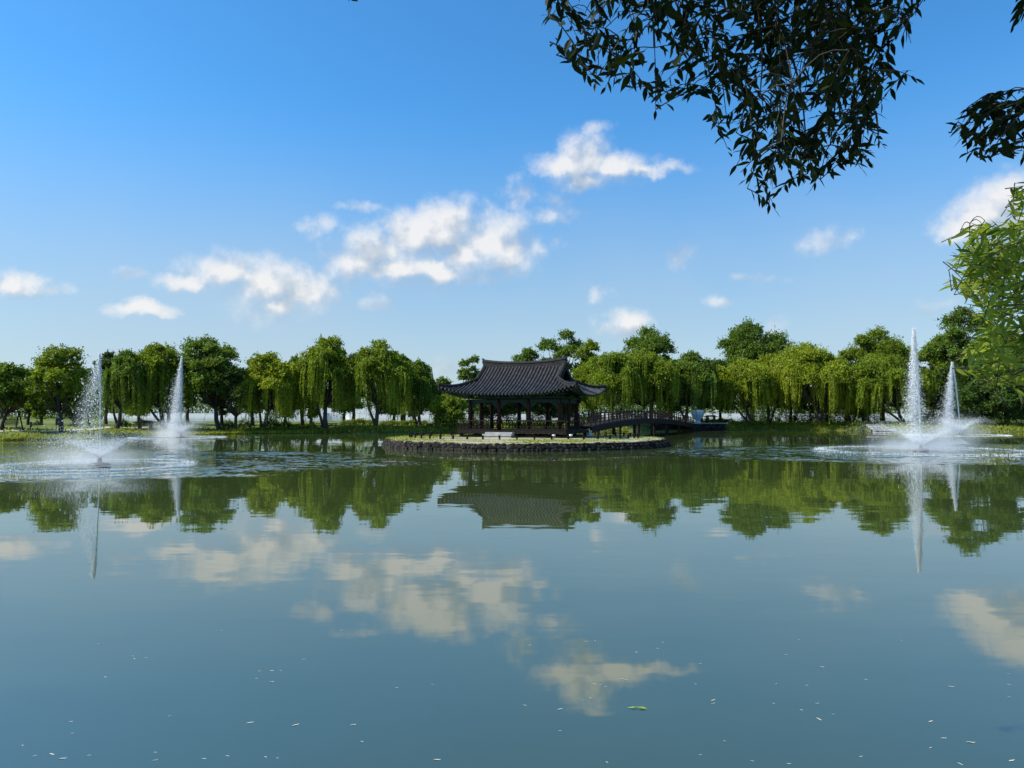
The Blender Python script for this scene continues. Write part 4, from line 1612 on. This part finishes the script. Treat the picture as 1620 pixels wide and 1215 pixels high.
# short tufts on the island lawn
n = 16000
a = r.uniform(0, 2 * PI, n)
q = np.sqrt(r.uniform(.35, 1, n)) * .97
X = IC[0] + IRX * q * np.cos(a)
Y = IC[1] + IRY * q * np.sin(a)
nz_ = np.sin(X * 1.3 + 1) * np.sin(Y * 1.7) + np.sin(X * .5) * .6
k_ = (nz_ + r.normal(size=n) * .4) > .1
X, Y, q = X[k_], Y[k_], q[k_]
n = len(X)
V = leafquads(np.stack([X, Y, IZ + .07 * (1 - q ** 3) + .04 + r.uniform(0, .03, n)], -1), r.uniform(.07, .15, n), .4, r, -1.5)
o = raw_mesh('island_grass', V, 4, M_grass, None, r.uniform(0, 1, n))
tag(o, 'short tufted grass on the island lawn', 'grass', kind='stuff')


# ------------------------------------------------------------------ greenhouses beyond the trees
def greenhouse_mesh(L, Wd, Hh, seed):
    mb_ = MB()
    r = np.random.default_rng(seed)
    nx = 40
    K = 14
    vs_ = []
    for i in range(nx + 1):
        x = -L / 2 + L * i / nx
        sag = .05 if i % 2 else 0
        for k in range(K + 1):
            a = PI * k / K
            c_, s_ = math.cos(a), math.sin(a)
            vs_.append((x, -c_ * Wd / 2 * (1 if abs(c_) < .95 else 1), (Hh - sag) * (abs(s_) ** .75)))
    fs_ = []
    for i in range(nx):
        for k in range(K):
            a = i * (K + 1) + k
            fs_.append((a, a + K + 1, a + K + 2, a + 1))
    fs_.append(tuple(range(K + 1)))
    fs_.append(tuple(nx * (K + 1) + k for k in reversed(range(K + 1))))
    return mb_.add(vs_, fs_)


ghs = [(-62, 158, 46, .02, 'long white tunnel greenhouse behind the leftmost trees'), (-10.5, 156, 48, -.02, 'long white tunnel greenhouse behind the two big left willows'),
       (38, 166, 36, .03, 'white tunnel greenhouse behind the footbridge and the pale blue urn'), (74, 168, 30, 0, 'white tunnel greenhouse behind the pale willows at right'),
       (-36, 176, 44, .0, 'taller second-row tunnel greenhouse behind the yellow willow')]
for i, (x, y, L, rz, lab) in enumerate(ghs):
    o = thing('greenhouse', lab, 'greenhouse', (x, y, hgt(x, y) - .05), rz, 'tunnel greenhouses beyond the trees')
    greenhouse_mesh(L, 5.4, 1.75 if i < 4 else 3.0, i).build('film_cover', M_vinyl, o, smooth=True)
    hm = MB()
    for j in range(12):
        xx = -L / 2 + L * j / 11
        hm.tube([(xx, -math.cos(a) * 2.73, (1.77 if i < 4 else 3.02) * abs(math.sin(a)) ** .75) for a in np.linspace(0.02, PI - .02, 15)], .03, 4)
    hm.build('hoops', M_stone, o)
    MB().box((L / 2 + .04, 0, .7), (.06, 1.2, 1.4)).build('door', M_white, o)

# ------------------------------------------------------------------ bank furniture
# swing bench
D = 80
x_ = (17 - 810) / F_PX * D
o = thing('swing_bench', 'dark wooden A-frame garden swing bench under the leaning tree at the left edge', 'swing bench', (x_, D, hgt(x_, D) - .03), .1)
for sx in (-1, 1):
    MB().bar((sx * .95, -.75, 0), (sx * .85, 0, 2.0), .09, .09).bar((sx * .95, .75, 0), (sx * .85, 0, 2.0), .09, .09).bar((sx * .93, -.62, .35), (sx * .93, .62, .35), .07, .07).build('frame', M_wood, o)
MB().box((0, 0, 2.0), (2.15, .10, .12)).build('top_beam', M_wood, o)
sm = MB()
for k in range(5):
    sm.box((0, -.22 + k * .11, .55), (1.35, .09, .03))
sm.build('seat', M_wood, o)
bkm = MB()
for k in range(5):
    bkm.box((0, .30 + k * .03, .66 + k * .12), (1.35, .03, .08))
bkm.build('backrest', M_wood, o)
for sx in (-1, 1):
    MB().tube([(sx * .6, -.2, .56), (sx * .6, 0, 1.95)], .015, 5).tube([(sx * .6, .25, .56), (sx * .6, 0, 1.95)], .015, 5).build('chain', M_black, o)


def shelter(px, D, w_, h_, lab, grp):
    x_ = (px - 810) / F_PX * D
    o = thing('garden_shelter', lab, 'shelter', (x_, D, hgt(x_, D) - .03), .05, grp)
    rf = MB().add([(-w_ / 2, -.7, h_ - .22), (w_ / 2, -.7, h_ - .22), (w_ / 2, .7, h_ - .22), (-w_ / 2, .7, h_ - .22), (-w_ / 4, 0, h_), (w_ / 4, 0, h_),
                   (-w_ / 2, -.7, h_ - .28), (w_ / 2, -.7, h_ - .28), (w_ / 2, .7, h_ - .28), (-w_ / 2, .7, h_ - .28)],
                  [(0, 1, 5, 4), (1, 2, 5), (2, 3, 4, 5), (3, 0, 4), (9, 8, 7, 6), (0, 6, 7, 1), (1, 7, 8, 2), (2, 8, 9, 3), (3, 9, 6, 0)])
    rf.build('roof', M_wood, o)
    for sx in (-1, 1):
        MB().box((sx * w_ * .27, 0, (h_ - .28) / 2), (.30, .5, h_ - .28)).build('leg', M_black, o)
    MB().box((0, 0, .38), (w_ * .45, .5, .06)).build('seat', M_wood, o)
    return o


shelter(231, 96, 2.6, 1.15, 'low dark roofed table between the two left fountains', 'low shelters on the bank')
shelter(1055, 122, 2.2, 1.35, 'low dark shelter left of the pale blue urn', 'low shelters on the bank')
shelter(1124, 128, 2.2, 1.35, 'low dark shelter just right of the pale blue urn', 'low shelters on the bank')

# signboard by the round tree
D = 82
x_ = (93 - 810) / F_PX * D
o = thing('signboard', 'dark blue-grey signboard on two legs beside the round bright tree trunk', 'signboard', (x_, D, hgt(x_, D) - .03), .1)
MB().box((0, 0, 1.15), (.55, .06, .75)).build('board', M_blue, o).data.materials[0] = M_black
for sx in (-1, 1):
    MB().box((sx * .2, 0, .38), (.05, .05, .80)).build('leg', M_black, o)
# stump-like bollard near path
D = 84
x_ = (50 - 810) / F_PX * D
o = thing('bollard', 'short dark post in the grass right of the swing bench', 'bollard', (x_, D, hgt(x_, D) - .03))
MB().lathe([(.10, 0), (.10, .75), (.13, .78), (.13, .86), (.05, .92)], n=10).build('post', M_black, o)

# pale blue urn
D = 116.5
x_ = (1103.5 - 810) / F_PX * D
o = thing('urn_sculpture', 'pale blue-grey urn-shaped sculpture on a splayed foot by the bridge end', 'sculpture', (x_, D, 1.19))
MB().lathe([(.62, 0), (.60, .06), (.36, .22), (.30, .34), (.46, .55), (.78, .90), (.98, 1.30), (1.02, 1.62), (.94, 1.78)], n=28, sy=.6).build('body', M_blue, o, smooth=True)
MB().lathe([(.96, 1.76), (1.0, 1.84), (.86, 1.98), (.55, 2.04), (.2, 2.03)], n=28, sy=.6).build('rim', M_white, o, smooth=True)
# small flowers/rocks beside? a brown pot
x2 = (1118 - 810) / F_PX * 117
o = thing('flower_pot', 'brown flower pot beside the pale blue urn', 'pot', (x2, 117, 1.19))
MB().lathe([(.2, 0), (.3, .4), (.34, .45)], n=14).build('pot', M_red, o, smooth=True)
r = np.random.default_rng(4)
P = r.normal(size=(300, 3)) * .2 + [0, 0, .7]
raw_mesh('plant', leafquads(P, r.uniform(.1, .2, 300), .5, r), 4, M_green, o, r.uniform(0, 1, 300))

# stone bench and steps at right
D = 116
x_ = (1400 - 810) / F_PX * D
zb = hgt(x_, D)
o = thing('stone_bench', 'pale stone bench on the right bank above the stone steps', 'bench', (x_, D, zb - .02))
MB().box((0, 0, .42), (2.0, .45, .12)).build('seat', M_stone, o)
for sx in (-1, 1):
    MB().box((sx * .82, 0, .18), (.22, .40, .36)).build('leg', M_stone, o)
stp = thing('stone_steps', 'weathered stone steps going down to the water below the pale bench', 'steps')
for k in range(4):
    D_ = 112.6 + k * .75
    xx = (1404 - 810) / F_PX * 113
    mb_ = MB()
    for j in range(7):
        rock(mb_, (xx - 2.1 + j * .7, D_, .12 + k * .24), (.36, .42, .14), 0, 2000 + k * 10 + j)
    mb_.build('step', M_stone, stp)


# garden lamps
def lamp(px, py, D, lab):
    q = at(px, py, D)
    g0 = hgt(q[0], D)
    hh = q[2] - g0
    o = thing('garden_lamp', lab, 'lamp', (q[0], D, g0 - .02), 0, 'white globe lamps on the bank')
    MB().tube([(0, 0, 0), (0, 0, hh - .2)], [.06, .04], 8).build('post', M_black, o)
    MB().lathe([(.08, hh - .24), (.24, hh - .12), (.26, hh + .08), (.16, hh + .24), (.03, hh + .28)], n=14).build('lamp_shade', M_white, o, smooth=True)


lamp(1020, 650, 112, 'white garden lamp behind the crown of the footbridge')
lamp(690, 641, 105, 'white garden lamp left of the pavilion among the shrubs')

# ------------------------------------------------------------------ overhanging tree at the camera's shore
near = thing('overhanging_tree', 'leafy tree whose dark branches hang into the top right of the view', 'tree', (7.4, 2.0, hgt(7.4, 2.0) - .1))
NO = np.array([7.4, 2.0, hgt(7.4, 2.0) - .1])
r = np.random.default_rng(2024)
wood = MB()
wood.tube([(0, 0, -.3), (0, 0, .4), (-.15, .15, 1.8), (-.5, .4, 3.4)], [.42, .30, .25, .21], 12)
limbs = [[(-.5, .4, 3.3), (-2.0, 1.4, 4.6), (-3.9, 2.4, 5.35), (-5.6, 3.0, 5.45), (-6.8, 3.4, 5.1)],
         [(-.5, .4, 3.3), (-1.6, 2.2, 4.8), (-3.0, 3.4, 5.5), (-4.6, 4.2, 5.6), (-6.0, 4.6, 5.4)],
         [(-.5, .4, 3.3), (-.9, 2.2, 4.4), (-1.3, 3.8, 4.6), (-1.5, 4.9, 4.2), (-1.9, 5.6, 3.5)],
         [(-.5, .4, 3.3), (-1.4, 1.2, 4.9), (-2.6, 1.6, 6.0), (-4.0, 1.8, 6.6)]]
for L_ in limbs:
    k = len(L_)
    wood.tube([tuple(q) for q in L_], list(np.linspace(.16, .03, k)), 8)
wood.build('trunk', M_bark, near, smooth=True)

# outlines of the hanging foliage as seen; each is filled at several depths
REG_A = [(858, -60), (862, 20), (870, 88), (905, 125), (935, 150), (962, 180), (1000, 168), (1060, 180), (1096, 152), (1122, 162), (1118, 200), (1150, 238), (1162, 292), (1182, 345), (1205, 332),
         (1262, 330), (1296, 304), (1330, 282), (1375, 282), (1398, 252), (1424, 226), (1415, 190), (1402, 165), (1430, 140), (1468, 122), (1418, 92), (1452, 58), (1462, 44), (1485, -60)]
REG_B = [(1640, 138), (1592, 144), (1548, 148), (1522, 178), (1500, 214), (1532, 246), (1556, 262), (1592, 248), (1606, 268), (1640, 262)]
REG_B2 = [(1640, -30), (1610, -10), (1596, 30), (1602, 48), (1640, 70)]
REG_C = [(1640, 285), (1600, 300), (1606, 320), (1640, 325)]
REG_C2 = [(1650, 335), (1590, 340), (1545, 358), (1506, 396), (1498, 430), (1484, 450), (1522, 474), (1548, 490), (1560, 520), (1530, 556), (1526, 586), (1552, 606), (1592, 618), (1650, 630)]


def inpoly(x, y, P):
    c = False
    n = len(P)
    for i in range(n):
        x1, y1 = P[i]
        x2, y2 = P[(i + 1) % n]
        if (y1 > y) != (y2 > y) and x < (x2 - x1) * (y - y1) / (y2 - y1) + x1:
            c = not c
    return c


def project(q):
    d = q - np.array([0, 0, CAM_Z])
    f = d[1] * math.cos(PITCH) + d[2] * math.sin(PITCH)
    u_ = -d[1] * math.sin(PITCH) + d[2] * math.cos(PITCH)
    return 810 + F_PX * d[0] / f, 607.5 - F_PX * u_ / f


def add_leaf(V, T, base, d, nrm, L, wd, tint):
    """folded lance-shaped leaf: two strips of quads either side of the midrib"""
    side = np.cross(d, nrm)
    side /= np.linalg.norm(side) + 1e-9
    nn = np.cross(side, d)
    ks = [0, .18, .45, .75, 1.0]
    ws = [0.05, .75, 1.0, .55, 0.0]
    curl = -nn * L * .10
    mid = [base + d * L * k + curl * (k * k) * 1.3 for k in ks]
    for sg in (-1, 1):
        ed_ = [mid[i] + side * sg * wd * .5 * ws[i] + nn * wd * .07 * ws[i] for i in range(5)]
        for i in range(4):
            q = [mid[i], mid[i + 1], ed_[i + 1], ed_[i]]
            V.append(q if sg < 0 else q[::-1])
            T.append(tint)


def near_foliage(name, regions, n_twigs, depth, leafL, mat, anchors, seed, tlen=(.22, .42), up=0.0, holes=(), side_in=False, slim=1.0, loose=0):
    r = np.random.default_rng(seed)
    V = []
    T = []
    tw = MB()
    made = 0
    tries = 0
    tip_hub = []
    while made < n_twigs and tries < n_twigs * 60:
        tries += 1
        R_ = regions[0] if len(regions) == 1 or r.uniform() < .9 else regions[r.integers(1, len(regions))]
        xs_ = [q[0] for q in R_]
        ys_ = [q[1] for q in R_]
        x = r.uniform(min(xs_), max(xs_))
        y = r.uniform(min(ys_), max(ys_))
        if not inpoly(x, y, R_):
            continue
        if any(math.hypot((x - hx) / hr, (y - hy) / (hr * .8)) < 1 for hx, hy, hr in holes):
            continue
        Dp = depth[0] + (depth[1] - depth[0]) * r.uniform()
        tip = at(x, y, Dp)
        # twig grows from above / from the tree side towards this tip, drooping
        L = r.uniform(*tlen)
        dirn = np.array([r.normal(-.15, .8), r.normal(0, .5), r.normal(-.55 + up, .45)])
        dirn /= np.linalg.norm(dirn)
        start = tip - dirn * L
        start[2] += .06 * L
        n = max(6, int(L / .031))
        pts_ = []
        for i in range(n + 1):
            s_ = i / n
            q = start * (1 - s_) + tip * s_
            q[2] += .14 * L * math.sin(PI * s_) * .6
            pts_.append(q)
        pts_ = np.array(pts_)
        mid_xy = (project(pts_[n // 2])[0] + loose * .5, project(pts_[n // 2])[1])
        if not any(inpoly(mid_xy[0], mid_xy[1], Q) for Q in regions) and mid_xy[1] > 0:
            continue
        sxy = project(start)
        if sxy[1] > 0 and sxy[0] + loose < 1620 and not any(inpoly(sxy[0] + loose, sxy[1], Q) for Q in regions):
            continue
        tw.tube([tuple(q - NO) for q in pts_[::2]] , [.0042 * (1 - .6 * k / len(pts_[::2])) for k in range(len(pts_[::2]))], 4, caps=False)
        tip_hub.append(start)
        tb = r.uniform(0, .5)
        tdir = (tip - start) / np.linalg.norm(tip - start)
        for i in range(1, n + 1):
            if r.uniform() < .10:
                continue
            s_ = i / n
            sd_ = 1 if i % 2 else -1
            side = np.cross(tdir, np.array([r.normal() * .5, r.normal() * .5, 1.0]))
            side /= np.linalg.norm(side) + 1e-9
            d = tdir * r.uniform(.45, .95) + side * sd_ * r.uniform(.55, 1.15) + np.array([0, 0, -.28 + up * .5]) + r.normal(size=3) * .26
            if i == n:
                d = tdir + r.normal(size=3) * .15
            d /= np.linalg.norm(d)
            LL = leafL * r.uniform(.7, 1.15) * (.75 + .35 * math.sin(PI * min(1, s_ + .15)))
            tipx = pts_[i] + d * LL
            pxy = project(tipx)
            if pxy[1] > 0 and not any(inpoly(pxy[0], pxy[1], Q) for Q in regions) and r.uniform() < .55:
                continue
            nrm = np.array([r.normal() * .7, r.normal() * .7, 1.0])
            add_leaf(V, T, pts_[i] - NO, d, nrm, LL, LL * r.uniform(.29, .37) * slim, min(1, tb + r.uniform(0, .5)))
        made += 1
    # twigs link back to branchlets running to the limbs
    hubs = np.array(tip_hub)
    order = r.permutation(len(hubs))
    anch = [np.array(a) for a in anchors]
    nb_ = max(4, n_twigs // 9)
    cents = [hubs[k] for k in order[:nb_]]
    for q in hubs:
        c = min(cents, key=lambda c_: np.linalg.norm(c_ - q) + (0 if c_[2] > q[2] else .4))
        dd = np.linalg.norm(c - q)
        if .02 < dd < (.22 if side_in else .45):
            pth = [c * (1 - k) + q * k + np.array([0, 0, .22 * dd * math.sin(PI * k)]) for k in np.linspace(0, 1, 5)]
            tw.tube([tuple(z_ - NO) for z_ in pth], [.0045, .004, .0035, .003, .003], 4, caps=False)
    for c in cents[:max(4, len(cents) // 3)]:
        if not side_in and project(c)[0] > 1370 and project(c)[0] < 1480:
            continue
        a = min(anch, key=lambda a_: np.linalg.norm(a_ - c))
        m_ = c + np.array([.12, .05, .75]) if not side_in else c + np.array([.9, -.1, .30])
        pth = [c * (1 - k) ** 2 + 2 * m_ * k * (1 - k) + a * k * k for k in np.linspace(0, 1, 9)]
        tw.tube([tuple(z_ - NO) for z_ in pth], list(np.linspace(.0045, .014, 9)), 5, caps=False)
    Vn = np.array([[list(p_) for p_ in q] for q in V])
    raw_mesh(name, Vn, 4, mat, near, T)
    return tw


def limb_pts(i, lo=1):
    out = []
    L_ = limbs[i]
    for k in range(lo, len(L_) - 1):
        for t_ in (0, .33, .66):
            out.append(NO + np.array(L_[k]) * (1 - t_) + np.array(L_[k + 1]) * t_)
    return out


HOLES = [(1040, 98, 26), (1100, 130, 22), (1232, 282, 20), (995, 105, 14), (1390, 200, 14), (1152, 205, 12), (1180, 60, 10), (940, 60, 10), (1330, 250, 10), (1410, 60, 12), (1250, 120, 8), (1300, 30, 8)]
t1 = near_foliage('foliage', [REG_A], 290, (4.0, 5.6), .112, M_near_shaded, limb_pts(0, 2) + limb_pts(1, 2), 5, holes=HOLES)
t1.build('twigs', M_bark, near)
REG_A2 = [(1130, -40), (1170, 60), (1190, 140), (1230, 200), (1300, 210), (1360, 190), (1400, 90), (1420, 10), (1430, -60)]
t2 = near_foliage('foliage', [REG_A2], 90, (4.4, 5.8), .110, M_near_shaded, limb_pts(0, 2) + limb_pts(1, 2), 6)
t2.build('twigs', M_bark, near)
t3 = near_foliage('foliage', [REG_B, REG_B2], 46, (4.6, 5.2), .115, M_near_shaded, limb_pts(2, 2), 7, side_in=True)
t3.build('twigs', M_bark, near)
t5 = near_foliage('foliage', [[(520, -70), (600, -70), (585, -12), (562, 8), (545, 4)]], 7, (4.4, 5.2), .10, M_near_shaded, limb_pts(0, 3), 17, tlen=(.25, .4))
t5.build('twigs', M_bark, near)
t4 = near_foliage('foliage', [REG_C2, REG_C], 175, (5.6, 6.8), .135, M_near_sunny, limb_pts(2, 2), 8, tlen=(.26, .50), up=.70, side_in=True, slim=.78, loose=30)
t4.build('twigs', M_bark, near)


# upper canopy above the frame: shades the hanging sprays
def canopy(name, centre, radii, n, seed):
    r = np.random.default_rng(seed)
    d = r.normal(size=(n, 3))
    d /= np.linalg.norm(d, axis=1)[:, None]
    P = np.array(centre) - NO + d * (r.uniform(.3, 1, n) ** .4)[:, None] * np.array(radii)
    w_ = P + NO
    # keep it out of the picture: nothing below the line of sight to the top of the frame
    keep = w_[:, 2] > CAM_Z + .62 * np.maximum(w_[:, 1], .2) + .15
    P = P[keep]
    V = leafquads(P, r.uniform(.09, .15, len(P)), .32, r, .5)
    raw_mesh(name, V, 4, M_near_shaded, near, r.uniform(0, 1, len(P)))


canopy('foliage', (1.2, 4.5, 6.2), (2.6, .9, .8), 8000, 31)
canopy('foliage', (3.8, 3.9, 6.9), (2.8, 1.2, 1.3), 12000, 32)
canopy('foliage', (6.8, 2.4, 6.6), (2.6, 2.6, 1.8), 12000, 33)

# ------------------------------------------------------------------ floating leaf litter on the near water
fl_specs = []
rr = np.random.default_rng(99)
FLOATS = [(83, 1193, 1), (100, 1200, 1), (55, 1196, 0), (36, 1179, 0), (141, 1195, 0), (246, 1203, 0), (246, 1190, 0), (114, 1160, 0), (112, 1142, 0), (167, 1071, 0), (210, 1038, 0), (155, 1019, 0), (213, 1042, 0), (231, 1041, 0),
          (410, 1062, 0), (430, 1061, 1), (444, 1061, 0), (430, 1079, 1), (406, 1073, 0), (480, 1043, 0), (268, 1133, 0), (396, 1143, 1), (468, 1147, 1), (559, 1147, 1), (573, 1173, 0), (628, 1088, 0), (684, 1083, 0), (323, 1200, 0), (360, 1196, 0), (420, 1198, 0), (439, 1199, 0), (692, 1202, 1),
          (350, 998, 0), (540, 997, 0), (1040, 1026, 0), (1007, 1032, 0), (1048, 1016, 0), (1108, 1050, 0), (1243, 1036, 0), (1301, 1055, 1), (1264, 1012, 0), (1425, 1013, 0), (1370, 1075, 0), (1128, 1108, 1), (1128, 1113, 0), (1100, 1082, 0), (886, 1122, 1), (830, 1116, 0), (934, 1104, 0), (886, 1156, 0),
          (1228, 1082, 0), (1276, 1084, 0), (1224, 1113, 0), (1293, 1113, 0), (1268, 1123, 0), (1296, 1138, 1), (1318, 1130, 0), (1505, 1086, 1), (1596, 1083, 0), (1596, 1103, 0), (1472, 1141, 1), (1493, 1168, 1), (1536, 1175, 1), (1146, 1172, 0), (1108, 1194, 0), (1190, 1204, 0), (1248, 1208, 0), (1362, 1197, 0), (1519, 1209, 1), (1600, 1203, 1), (1472, 1183, 0),
          (950, 1084, 0), (958, 1086, 0), (984, 1074, 0), (990, 1076, 0), (940, 1082, 0), (838, 1021, 0), (926, 1015, 0), (942, 1014, 0), (1595, 1066, 0), (960, 1206, 0)]


def float_mesh(k):
    r = np.random.default_rng(40 + k)
    V = []
    T = []
    L = .10
    base = np.array([-L / 2, 0, .004])
    add_leaf(V, T, base, np.array([1, .1 * (k - 1), 0.02]), np.array([0, .1, 1.0]), L, .022, 1)
    Vn = np.array([[list(p_) for p_ in q] for q in V])
    Vn[..., 2] = .006 + np.abs(Vn[..., 2]) * (1.5 + k)
    Vb = Vn[:, ::-1].copy()
    Vb[..., 2] -= .003
    return np.concatenate([Vn, Vb])


fp = [raw_mesh('floating_leaf', float_mesh(k), 4, M_floatleaf) for k in range(3)]
fused = [False] * 3
for i, (px, py, big) in enumerate(FLOATS):
    k = i % 3
    o = fp[k]
    if fused[k]:
        o = fp[k].copy()
        C.objects.link(o)
    fused[k] = True
    d = ray(px, py)
    t_ = -CAM_Z / d[2]
    D_ = d[1] * t_
    o.location = (d[0] * t_, D_, 0.0)
    s_ = (.50 if big else .28) * rr.uniform(.8, 1.25) * (D_ / 5.5) ** .45
    o.scale = (s_, s_, s_ * .35)
    o.rotation_euler = (0, 0, rr.normal(0, .45))
    tag(o, 'small bleached willow leaf floating on the near water', 'floating leaf', 'small bleached leaves floating on the near water')
d = ray(1009, 1121)
t_ = -CAM_Z / d[2]
gt = thing('floating_sprig', 'fresh green three-leaved sprig floating on the near water', 'floating sprig', (d[0] * t_, d[1] * t_, 0.008))
for a_ in (2.9, .35, 5.9):
    V = []
    T = []
    add_leaf(V, T, np.array([0, 0, 0.0]), np.array([math.cos(a_), math.sin(a_) * .6, .05]), np.array([0, 0, 1.0]), .085, .02, 1)
    raw_mesh('leaf', np.array([[list(p_) for p_ in q] for q in V]), 4, M_greenleaf, gt)
MB().tube([(-.03, 0, .004), (.03, .01, .006)], .0025, 5).build('stem', M_greenleaf, gt)
